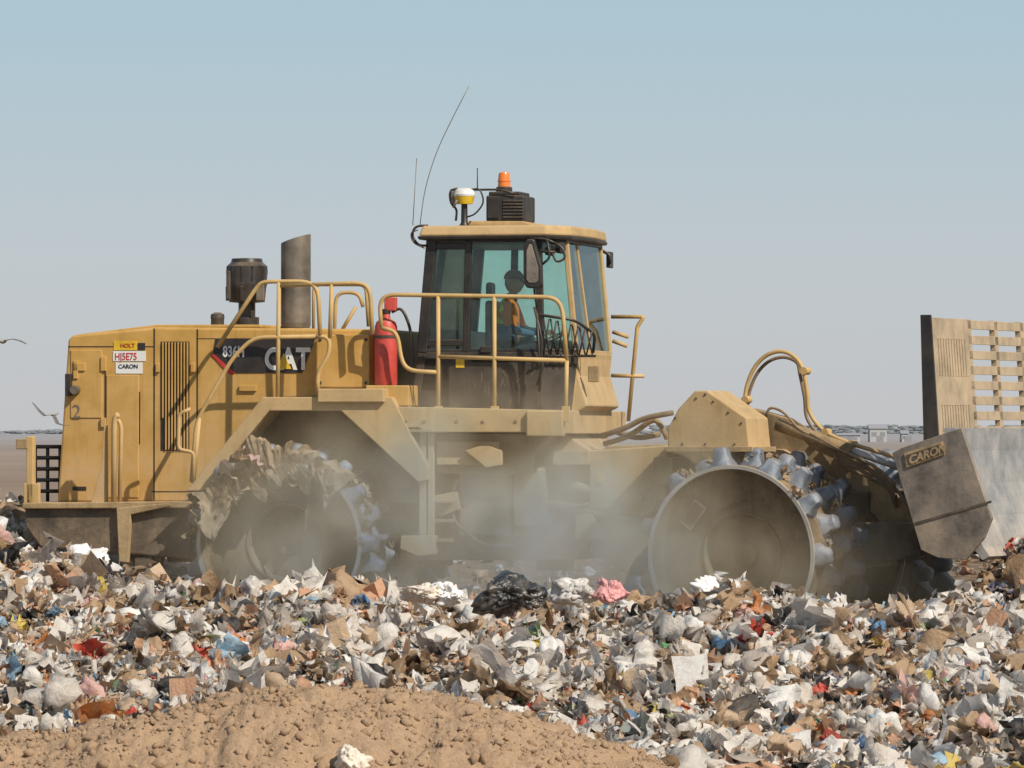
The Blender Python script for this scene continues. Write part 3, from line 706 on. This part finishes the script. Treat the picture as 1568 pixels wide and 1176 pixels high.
def mh(x,y):
    j=np.clip(((x-xs[0])/(xs[1]-xs[0])).astype(int),0,len(xs)-1);i=np.clip(((y-ys[0])/(ys[1]-ys[0])).astype(int),0,len(ys)-1)
    return mh0(x,y)+MNZ[i,j]-.03
def icot(sub):
    bm=bmesh.new();bmesh.ops.create_icosphere(bm,subdivisions=sub,radius=1)
    v=np.array([x.co[:] for x in bm.verts]);f=np.array([[w.index for w in p.verts] for p in bm.faces]);bm.free();return v,f
ic1=icot(1);ic2=icot(2)
n=13000;x=rng.uniform(-6.5,2.3,n);y=rng.uniform(-14.8,-10.8,n);sz=np.clip(rng.lognormal(-4.35,.62,n),.006,.055)
z=mh(x,y)+sz*.1
V=ic1[0][None]*rng.uniform(.45,1.35,(n,len(ic1[0]),1))*sz[:,None,None]*rng.uniform(.6,1.4,(n,1,3))+np.stack([x,y,z],-1)[:,None]
Fi=ic1[1][None]+(np.arange(n)*len(ic1[0]))[:,None,None]
me=npmesh('dirt_clods',V.reshape(-1,3),[Fi.reshape(-1,3)]);oc=bpy.data.objects.new('clods',me);S.collection.objects.link(oc);oc.parent=o;me.materials.append(m_dirt)
# ================================================================ GARBAGE
def trashmat(name,rough,transl):
    m=bpy.data.materials.new(name);m.use_nodes=True;nt=m.node_tree;b=nt.nodes['Principled BSDF'];b.inputs['Roughness'].default_value=rough
    a=N(nt,'ShaderNodeAttribute',attribute_name='Col');g=N(nt,'ShaderNodeNewGeometry');pos=g.outputs['Position']
    c=mix(nt,maprange(nt,noisen(nt,9,5,.7,pos),.45,.75,.0,.5),a.outputs['Color'],(.37,.265,.17))
    nt.links.new(c,b.inputs['Base Color'])
    bp=N(nt,'ShaderNodeBump');bp.inputs['Strength'].default_value=.8;bp.inputs['Distance'].default_value=.02
    nt.links.new(noisen(nt,30,4,.65,pos),bp.inputs['Height']);nt.links.new(bp.outputs[0],b.inputs['Normal'])
    out=[n for n in nt.nodes if n.type=='OUTPUT_MATERIAL'][0];t=N(nt,'ShaderNodeBsdfTranslucent');nt.links.new(c,t.inputs[0])
    mx=N(nt,'ShaderNodeMixShader');mx.inputs[0].default_value=transl;nt.links.new(b.outputs[0],mx.inputs[1]);nt.links.new(t.outputs[0],mx.inputs[2]);nt.links.new(mx.outputs[0],out.inputs[0])
    return m
m_tr=trashmat('mixed_refuse',.42,.3)
pal=[((.82,.77,.71),25),((.72,.65,.58),18),((.88,.86,.83),15),((.54,.47,.41),10),((.52,.35,.21),11),((.62,.45,.30),10),((.36,.23,.13),7),((.68,.39,.24),5.5),
     ((.25,.22,.19),5),((.03,.03,.035),6),((.09,.08,.07),3.5),((.13,.28,.50),1.5),((.38,.57,.72),1.7),((.62,.08,.05),1.8),((.80,.50,.44),2.2),((.74,.57,.14),1.2),((.14,.34,.16),.7),((.38,.44,.18),.7),((.72,.28,.09),1.4),((.30,.33,.31),1.4),((.15,.15,.24),.7)]
pc=np.array([p[0] for p in pal]);pw=np.array([p[1] for p in pal],float);pw/=pw.sum()
BR=[4,5,5,6,7,3]
def rotm(n,flat=0.0):
    q=rng.normal(size=(n,4));q[:,1:3]*=(1-flat);q/=np.linalg.norm(q,axis=1,keepdims=True);w,x,y,z=q.T
    return np.stack([1-2*(y*y+z*z),2*(x*y-z*w),2*(x*z+y*w),2*(x*y+z*w),1-2*(x*x+z*z),2*(y*z-x*w),2*(x*z-y*w),2*(y*z+x*w),1-2*(x*x+y*y)],-1).reshape(n,3,3)
def gridt(a,b):
    gx,gy=np.meshgrid(np.linspace(-1,1,a),np.linspace(-1,1,b));v=np.stack([gx,gy,0*gx],-1).reshape(-1,3)
    i=np.arange(a*b).reshape(b,a);f=np.stack([i[:-1,:-1],i[:-1,1:],i[1:,1:],i[1:,:-1]],-1).reshape(-1,4);return v,f
def bagshape(v,seed,nf=22):
    r_=np.random.default_rng(seed*13+1);off_=Vector((seed*3.7,seed*1.3,seed*2.1))
    wv=np.array([noise.noise_vector(Vector(a)*1.6+off_)[:] for a in v])+.25*np.array([noise.noise_vector(Vector(a)*4+off_)[:] for a in v])
    d=v+.5*wv;d/=np.linalg.norm(d,axis=1,keepdims=True)
    nn=r_.normal(size=(nf,3));nn/=np.linalg.norm(nn,axis=1,keepdims=True);dk=r_.uniform(.6,1.0,nf)
    dot=np.maximum(d@nn.T,1e-3);rr=np.min(dk[None]/dot,axis=1);rr=np.clip(rr,.4,1.3)
    cr=np.array([abs(noise.noise(Vector(a)*2.6+off_)) for a in v]);rr=rr*(1-.22*np.exp(-(cr/.09)**2))
    lob=np.array([noise.noise(Vector(a)*1.1+off_*2) for a in v]);return rr*(1+.5*lob)
ic3=icot(3)
BT=[ic3[0]*bagshape(ic3[0],500+i,16)[:,None] for i in range(24)]
class Store:
    def __init__(s):s.V=[];s.F3=[];s.F4=[];s.C=[];s.S3=[];s.S4=[];s.off=0
    def build(s,name,mt):
        fl=[np.concatenate(q_) for q_ in (s.F3,s.F4) if q_]
        me=npmesh(name,np.concatenate(s.V),fl,np.concatenate(s.S3+s.S4));Cc=np.concatenate(s.C)
        at=me.attributes.new('Col','FLOAT_COLOR','POINT');at.data.foreach_set('color',np.concatenate([Cc,np.ones((len(Cc),1))],1).astype(np.float32).ravel())
        o=bpy.data.objects.new(name,me);S.collection.objects.link(o);me.materials.append(mt);return o
def place(n,dense):
    if dense:x=rng.uniform(-6.3,6.3,n);y=rng.uniform(-10.9,-1.7,n)
    else:x=rng.uniform(-12,12,n);y=rng.uniform(-12,10,n)
    return x,y
def tri(a):return np.abs((a%1.0)-.5)*4-1
def addpieces(st,kind,x,y,z,size,brown=0.0,flat=.2,pal_=None,white=0):
    n=len(x);sm=False
    if kind in('sheet','film'):
        g_=5 if kind=='sheet' else 9
        t,f=gridt(g_,g_);V=t[None]*np.stack([rng.uniform(.6,1.15,n),rng.uniform(.45,1,n),np.ones(n)],-1)[:,None]
        edge=(np.abs(t).max(1)>.99)
        V=V+rng.normal(size=V.shape)*np.where(edge,.12,.05)[None,:,None]
        zz=0
        for k in range(4 if kind=='sheet' else 6):
            a=rng.uniform(0,math.pi,(n,1));fq=rng.uniform(.25,.9,(n,1)) if kind=='sheet' else rng.uniform(.35,1.5,(n,1))
            s_=np.cos(a)*t[None,:,0]+np.sin(a)*t[None,:,1]
            zz=zz+rng.uniform(.08,.26,(n,1))/fq**.6*tri(s_*fq+rng.uniform(0,1,(n,1)))
            V[:,:,0]+=.08*np.sin(a)*tri(s_*fq*1.3);V[:,:,1]+=.08*np.cos(a)*tri(s_*fq*1.1+.3)
        rad2=(t[None,:,0]**2+t[None,:,1]**2)/2
        V[:,:,2]+=zz-rad2*rng.uniform(.1,1.3,(n,1))
        sm=(kind=='film')
    elif kind=='card':
        t,f=gridt(3,3);V=t[None]*np.stack([rng.uniform(.8,1.5,n),rng.uniform(.3,1,n),np.ones(n)],-1)[:,None]
        V=V+rng.normal(size=V.shape)*np.array([.05,.05,.05]);V[:,:,2]+=np.abs(t[None,:,0])*rng.uniform(-.8,.8,(n,1))
    elif kind=='strip':
        t,f=gridt(8,2);V=np.repeat(t[None]*np.array([1.8,.14,1]),n,0)
        V[:,:,2]+=np.sin(t[None,:,0]*rng.uniform(1,4,(n,1))+rng.uniform(0,6,(n,1)))*.5;V[:,:,1]+=np.sin(t[None,:,0]*rng.uniform(1,3,(n,1)))*.4
    elif kind=='box':
        t=np.array([[a,b,c] for a in(-1,1) for b in(-1,1) for c in(-1,1)],float);f=np.array([[0,1,3,2],[4,6,7,5],[0,4,5,1],[2,3,7,6],[0,2,6,4],[1,5,7,3]])
        V=t[None]*np.stack([rng.uniform(.6,1.3,n),rng.uniform(.4,1,n),rng.uniform(.12,.6,n)],-1)[:,None]+rng.normal(size=(n,8,3))*.12
    elif kind=='bottle':
        sg=8;prof=[(-1,.0),(-1,.30),(-.9,.33),(.3,.33),(.55,.24),(.8,.12),(1,.12),(1,0)]
        t=np.array([[a,r*math.cos(2*math.pi*k/sg),r*math.sin(2*math.pi*k/sg)] for a,r in prof for k in range(sg)])
        f=np.array([[i*sg+k,i*sg+(k+1)%sg,(i+1)*sg+(k+1)%sg,(i+1)*sg+k] for i in range(len(prof)-1) for k in range(sg)])
        V=np.repeat(t[None],n,0)*(1+rng.normal(size=(n,1,3))*.12);V[:,:,2]*=rng.uniform(.3,1,(n,1));V[:,:,1]+=np.abs(t[None,:,0])*rng.uniform(-.3,.3,(n,1));sm=True
    else:
        t,f=ic3;k_=rng.integers(0,len(BT),n);V=np.stack(BT)[k_]*rng.uniform(.5,1.2,(n,1,3));sm=True
    V=np.einsum('nij,nvj->nvi',rotm(n,flat),V)
    V=V*size[:,None,None]+np.stack([x,y,z],-1)[:,None]
    nv=V.shape[1];F_=f[None]+(st.off+np.arange(n)*nv)[:,None,None];F_=F_.reshape(-1,f.shape[1])
    (st.F3 if f.shape[1]==3 else st.F4).append(F_);(st.S3 if f.shape[1]==3 else st.S4).append(np.full(len(F_),sm))
    ci=rng.choice(len(pc),n,p=pw);col=pc[ci]*rng.uniform(.82,1.06,(n,1))
    if white:
        q_=rng.random(n)<white;col[q_]=pc[rng.choice([0,1,2],q_.sum())]
    patch=np.clip(.04+.34*np.sin(x*1.3+y*2.1+.5)*np.sin(y*1.7-x*.6)+.12*np.sin(x*4.1)*np.sin(y*3.3),0,.4)
    br=np.maximum(patch,.5 if kind in('card','box') else brown)*(1-white)
    q_=rng.random(n)<br;col[q_]=pc[rng.choice(pal_ or BR,q_.sum())]*rng.uniform(.75,1.08,(q_.sum(),1))
    C_=np.repeat(col[:,None],nv,1);st.C.append(C_.reshape(-1,3));st.V.append(V.reshape(-1,3));st.off+=n*nv
G_=Store()
for dense,mul in((True,1),(False,.35)):
    for kind,n,mu,sg,mx_,wh in(('sheet',8000,-2.95,.42,.17,0),('film',8500,-2.6,.46,.25,0),('film',650,-1.75,.25,.32,.7),('card',2800,-2.85,.5,.28,0),('strip',2600,-2.95,.45,.22,0),('box',1800,-3.25,.42,.14,0),('bag',2300,-2.7,.42,.22,0),('bag',260,-1.95,.25,.22,.7),('bottle',1100,-2.5,.25,.13,.4),('sheet',8000,-3.4,.3,.08,0)):
        n=int(n*mul);x,y=place(n,dense);sz=np.clip(rng.lognormal(mu,sg,n),.022,mx_)
        if dense:
            keep=~((mh0(x,y)>terr(x,y)+.05)&(y<-10.2)&(x<2));x,y,sz=x[keep],y[keep],sz[keep]
        addpieces(G_,kind,x,y,terr(x,y)+sz*(.4 if sz.mean()<.13 else .15)*rng.uniform(-.5,1,len(x)),sz,.06,.35,None,wh)
n=800;x=rng.normal(5.25,.45,n);y=rng.normal(-1.7,.35,n);sz=rng.uniform(.04,.14,n);addpieces(G_,'film',x,y,terr(x,y)+sz*rng.uniform(0,1,n),sz,.3)
G_.build('garbage_heap',m_tr)
def caught(o,fr,Rr,W,n,a0,a1,smin,smax,par,name,facefrac=.3):
    st=Store();a=np.radians(rng.uniform(a0,a1,n));v=rng.uniform(.0,W,n);r=Rr+rng.uniform(-.02,.12,n)
    fc=rng.random(n)<facefrac;v[fc]=rng.uniform(-.12,-.02,fc.sum());r[fc]=Rr-rng.uniform(-.05,.30,fc.sum())
    U=np.array(fr.U);Vv=np.array(fr.V)
    P_=np.array(o)[None]+U[None]*(np.cos(a)*r)[:,None]+np.array([0,0,1.])[None]*(np.sin(a)*r)[:,None]+Vv[None]*v[:,None]
    sz=rng.uniform(smin,smax,n)
    addpieces(st,'film',P_[:,0],P_[:,1],P_[:,2],sz,.95,0,[4,6,6,8,5,3]);ob=st.build(name,m_tr);ob.parent=par
caught(oR,R,.87,1.0,30,55,165,.07,.18,parR,'caught_debris',.35)
caught(oR,R,.87,1.1,40,-20,70,.04,.09,parR,'caught_debris',0)
caught(oF,F,.90,1.2,70,0,180,.03,.08,parF,'caught_debris',0)
def plastic(name,col,rough=.35):
    m=bpy.data.materials.new(name);m.use_nodes=True;nt=m.node_tree;b=nt.nodes['Principled BSDF'];b.inputs['Roughness'].default_value=rough
    g=N(nt,'ShaderNodeNewGeometry');pos=g.outputs['Position']
    c=mix(nt,maprange(nt,noisen(nt,5,6,.7,pos),.45,.8,0,.45),col,(.38,.30,.22));nt.links.new(c,b.inputs['Base Color'])
    bp=N(nt,'ShaderNodeBump');bp.inputs['Strength'].default_value=.5;bp.inputs['Distance'].default_value=.02
    nt.links.new(noisen(nt,24,6,.6,pos),bp.inputs['Height']);nt.links.new(bp.outputs[0],b.inputs['Normal'])
    return m
PB=dict(w=plastic('white_bag_plastic',(.80,.79,.77)),k=plastic('black_bag_plastic',(.025,.027,.03),.25),g=plastic('grey_bag_plastic',(.52,.49,.46)),
  p=plastic('pink_bag_plastic',(.66,.30,.30)),c=plastic('cream_bag_plastic',(.70,.60,.50)),b=plastic('blue_bag_plastic',(.24,.42,.58)),o=plastic('brown_paper',(.48,.33,.21),.8),t=plastic('olive_tarp',(.25,.25,.20),.8),r=plastic('red_plastic',(.50,.12,.09)))
ICN,ICF=icot(5)
def bigbag(px,py,w,h,mt,y,seed,name='garbage_bag',dep=None):
    s=(1+y/D)/PXM;c=np.array(((px-784)*s,y,CZ+(HY-py)*s));sx=w*s/2;sz_=h*s/2;sy=dep or (sx+sz_)/2
    V=c+ICN*bagshape(ICN,seed,22)[:,None]*np.array([sx,sy,sz_])*1.12
    me=npmesh(name,V,[ICF],np.ones(len(ICF),bool));me.materials.append(mt)
    o=bpy.data.objects.new(name,me);S.collection.objects.link(o)
    return o
def ysurf(px,py):
    for yy in np.linspace(-2.2,-11,120):
        s=(1+yy/D)/PXM;xx=(px-784)*s;zz=CZ+(HY-py)*s
        if terr(xx,yy)>=zz:return float(yy)
    return -10.5
bags=[(776,906,76,58,'k'),(812,914,50,34,'k'),(133,868,62,52,'w'),(935,906,40,42,'p'),(885,906,50,40,'g'),(20,938,62,56,'c'),(242,948,62,56,'c'),(292,1022,50,62,'w'),(392,922,60,66,'g'),(335,1005,80,44,'g'),
 (492,972,70,44,'k'),(556,912,90,34,'o'),(640,985,90,26,'b'),(1085,912,50,46,'w'),(1205,965,42,34,'r'),(1372,1000,90,48,'w'),(1440,1050,90,40,'g'),(1275,1010,50,50,'w'),(1545,955,50,70,'c'),(1005,990,60,34,'g'),
 (185,1000,70,40,'k'),(60,1005,70,30,'g'),(700,1020,70,40,'w'),(905,965,60,44,'c'),(1130,985,60,34,'o'),(1335,950,60,34,'w'),(1480,925,60,30,'k'),(860,1048,60,34,'o'),(120,1050,70,34,'c'),(1180,1040,60,36,'k'),(1090,1045,50,30,'o'),
 (1545,1095,60,60,'g'),(1490,1000,60,30,'o'),(455,1010,80,34,'w'),(580,1020,110,28,'o'),(15,1020,44,40,'w'),(1470,1145,60,30,'b'),(1120,1130,70,44,'g'),(1320,1060,60,40,'w'),(1245,1075,50,40,'g'),(760,1060,80,36,'c'),
 (150,960,40,20,'b'),(650,908,60,36,'c'),(720,945,50,26,'o'),(1160,925,60,30,'c'),(1010,935,44,30,'w'),(430,965,44,34,'c'),(690,912,40,30,'w')]
for i,(px,py,w,h,k) in enumerate(bags):
    bigbag(px,py,w*1.15,h*1.1,PB[k],ysurf(px,py+h*.3)-.06,i+1)
bigbag(985,1150,190,44,PB['t'],ysurf(985,1150)-.1,77,'discarded_tarp',.5)
bigbag(535,1166,56,58,PB['c'],-13.2,91,'garbage_bag')
# ================================================================ DISTANT THINGS
m_tree=mat('hazy_foliage',(.195,.215,.23),1.0,bump=0,var=.03,nscale=.01)  # blue-grey base colour has the distance haze painted in
V=[];Fc=[];r3=random.Random(5)
for i in range(7000):
    px=r3.uniform(-500,2200);d=r3.uniform(7600,8200);x=(px-784)/PXM*d/D;y=d-D
    amp=5+3*noise.noise(Vector((px*.006,0,0)))+2.0*noise.noise(Vector((px*.04,3,0)))+(8 if px>1000 else 0);zb_=float(terr(x,y))-2;zc=zb_+amp*r3.random()**1.3;s=r3.uniform(1.0,2.2);b0=len(V)
    for v in ic1[0]:V.append(Vector((x+v[0]*s*2.8,y,zc))+Vector(v)*s*r3.uniform(.7,1.2))
    for f in ic1[1]:Fc.append([b0+int(k) for k in f])
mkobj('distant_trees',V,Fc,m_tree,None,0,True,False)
m_bw=mat('pale_wall',(.42,.41,.41),.8,bump=0,var=.06,nscale=.2);m_bd=mat('grey_opening',(.28,.28,.30),.8,bump=0);m_br=mat('pale_roof',(.30,.30,.32),.7,bump=0,var=.05)  # window and door panels are plain grey
def building(px,w,h,d,ddy=0,roofh=2.0):
    s=d/(D*PXM);x=(px-784)*s;y=d-D;z=float(terr(x,y))-.3;W=w*s/2;Hh=h*s+2+ddy;E_=empty('white_building',None,(x,y,z))
    def bx(nm,x0,x1,y0,y1,z0,z1,mt):
        v=[(a,b,c) for a in(x0,x1) for b in(y0,y1) for c in(z0,z1)]
        mkobj(nm,v,[[0,1,3,2],[4,6,7,5],[0,4,5,1],[2,3,7,6],[0,2,6,4],[1,5,7,3]],mt,E_)
    bx('walls',-W,W,0,14,0,Hh,m_bw)
    mkobj('roof',[(-W-.5,-.5,Hh),(W+.5,-.5,Hh),(W+.5,14.5,Hh),(-W-.5,14.5,Hh),(-W-.5,7,Hh+roofh),(W+.5,7,Hh+roofh)],[[0,1,5,4],[2,3,4,5],[0,4,3],[1,2,5],[0,3,2,1]],m_br,E_)
    n=max(2,int(W*2/7))
    for i in range(n):
        xx=-W+(i+.5)*2*W/n;bx('window_%d'%i,xx-1.1,xx+1.1,-.08,0.02,Hh*.45,Hh*.75,m_bd)
    bx('door',-W*.2,-W*.2+3,-.1,.02,0,3,m_bd)
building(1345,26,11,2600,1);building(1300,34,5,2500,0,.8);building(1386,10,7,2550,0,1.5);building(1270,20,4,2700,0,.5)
m_gull=mat('gull_feathers',(.16,.145,.135),.8,bump=0,var=.3,nscale=20);m_gw=mat('gull_white',(.35,.34,.33),.8,bump=0,var=.1)
def gull(px,py,y,sc,rz,flap,roll=0):
    s=(1+y/D)/PXM;c=Vector(((px-784)*s,y,CZ+(HY-py)*s));E_=empty('gull',None,c);E_.rotation_euler=(roll,0,rz);E_.scale=(sc,)*3
    pts=[Vector((x,0,z)) for x,z in((-.26,.0),(-.2,.0),(-.1,0),(0,-.005),(.1,0),(.17,.02),(.21,.03),(.25,.025),(.30,.015))];rad=[.012,.03,.055,.065,.055,.035,.034,.028,.004]
    V,Fc=tubegeo(pts,rad,12);mkobj('body',V,Fc,m_gw,E_,0,True)
    mkobj('tail',[(-.2,-.03,0),(-.2,.03,0),(-.36,.07,.0),(-.38,0,.0),(-.36,-.07,0)],[[0,1,2,3,4]],m_gw,E_)
    for sd in(-1,1):
        pr=[(0.05,.1,-.1),(.22,.13,-.07),(.42,.06,-.09),(.56,-.04,-.13),(.66,-.16,-.17)];V=[]
        for i,(sp,le,te) in enumerate(pr):
            zz=flap*(math.sin(min(1,sp/.3)*1.57)*.12-max(0,sp-.3)*.35)
            V+=[Vector((le,sd*sp,zz)),Vector((te,sd*sp,zz-.01))]
        o=mkobj('wing',V,[[2*i,2*i+1,2*i+3,2*i+2] for i in range(4)],m_gull,E_,0,True);o.modifiers.new('s','SOLIDIFY').thickness=.008
gull(4,522,1.5,.45,1.3,.7,.1);gull(82,634,-1.5,.36,1.2,-1.6,.5)
# ================================================================ DUST
def dust(name,loc,sc,dens,col=(.98,.71,.43),nsc=.9):
    bm=bmesh.new();bmesh.ops.create_icosphere(bm,subdivisions=3,radius=1);me=bpy.data.meshes.new(name);bm.to_mesh(me);bm.free()
    o=bpy.data.objects.new(name,me);S.collection.objects.link(o);o.location=loc;o.scale=sc
    m=bpy.data.materials.new(name+'_vol');m.use_nodes=True;nt=m.node_tree;nt.nodes.remove(nt.nodes['Principled BSDF']);out=[n for n in nt.nodes if n.type=='OUTPUT_MATERIAL'][0]
    tc=N(nt,'ShaderNodeTexCoord');ln=N(nt,'ShaderNodeVectorMath',operation='LENGTH');nt.links.new(tc.outputs['Object'],ln.inputs[0])
    fall=maprange(nt,ln.outputs['Value'],.1,.98,1,0);g=N(nt,'ShaderNodeNewGeometry')
    nz=maprange(nt,noisen(nt,nsc,2,.65,g.outputs['Position']),.40,.62,.1,1.7)
    d=mathn(nt,'MULTIPLY',mathn(nt,'MULTIPLY',mathn(nt,'MULTIPLY',fall,fall),nz),dens)
    vs=N(nt,'ShaderNodeVolumeScatter');vs.inputs['Color'].default_value=(*col,1);nt.links.new(d,vs.inputs['Density']);vs.inputs['Anisotropy'].default_value=.0
    nt.links.new(vs.outputs[0],out.inputs['Volume']);me.materials.append(m)
    try:m.cycles.volume_step_rate=6
    except Exception as ex:print('step',ex)
    return o
dust('dust_cloud',(.1,-.3,.55),(4.5,1.7,1.95),3.6)
dust('dust_cloud',(3.3,-1.2,.05),(2.2,1.2,1.0),1.0)
# ================================================================ LIGHT, SKY, CAMERA
sd=Vector((.50,-.56,.66)).normalized()
L=bpy.data.lights.new('sun','SUN');L.energy=4.8;L.angle=math.radians(.6);L.color=(1,.915,.78)
lo=bpy.data.objects.new('sun',L);S.collection.objects.link(lo);lo.rotation_euler=sd.to_track_quat('Z','Y').to_euler()
w=bpy.data.worlds.new('World');S.world=w;w.use_nodes=True;nt=w.node_tree;bg=nt.nodes['Background']
sk=N(nt,'ShaderNodeTexSky',sky_type='NISHITA');sk.sun_disc=False;sk.sun_elevation=math.asin(sd.z);sk.sun_rotation=math.atan2(sd.x,sd.y)
sk.air_density=1.0;sk.dust_density=1.0;sk.ozone_density=1.5
SK=.09
tc=N(nt,'ShaderNodeTexCoord');sx=N(nt,'ShaderNodeSeparateXYZ');nt.links.new(tc.outputs['Generated'],sx.inputs[0])
rp=N(nt,'ShaderNodeValToRGB');nt.links.new(maprange(nt,sx.outputs[2],-.02,.98),rp.inputs[0])
cr=rp.color_ramp
stops=[(0,(.53,.53,.55)),(.02,(.57,.57,.59)),(.05,(.53,.585,.625)),(.095,(.405,.565,.66)),(.35,(.28,.37,.48)),(1,(.18,.25,.36))]
cr.elements[0].position=0;cr.elements[0].color=(*stops[0][1],1);cr.elements[1].position=1;cr.elements[1].color=(*stops[-1][1],1)
for p_,c_ in stops[1:-1]:
    e_=cr.elements.new(p_);e_.color=(*c_,1)
vm=N(nt,'ShaderNodeVectorMath',operation='SCALE');nt.links.new(rp.outputs[0],vm.inputs[0]);vm.inputs['Scale'].default_value=1/SK
nt.links.new(mix(nt,.10,vm.outputs[0],sk.outputs[0]),bg.inputs[0]);bg.inputs[1].default_value=SK
cam=bpy.data.cameras.new('cam');co=bpy.data.objects.new('camera',cam);S.collection.objects.link(co);S.camera=co
co.location=(0,-D,CZ);tgt=Vector((0,0,CZ+(HY-588)/PXM));co.rotation_euler=(tgt-co.location).to_track_quat('-Z','Y').to_euler()
cam.sensor_width=36;cam.lens=36*D/(1568/PXM);cam.clip_start=.5;cam.clip_end=30000
S.view_settings.view_transform='Standard';S.view_settings.look='None';S.view_settings.exposure=0
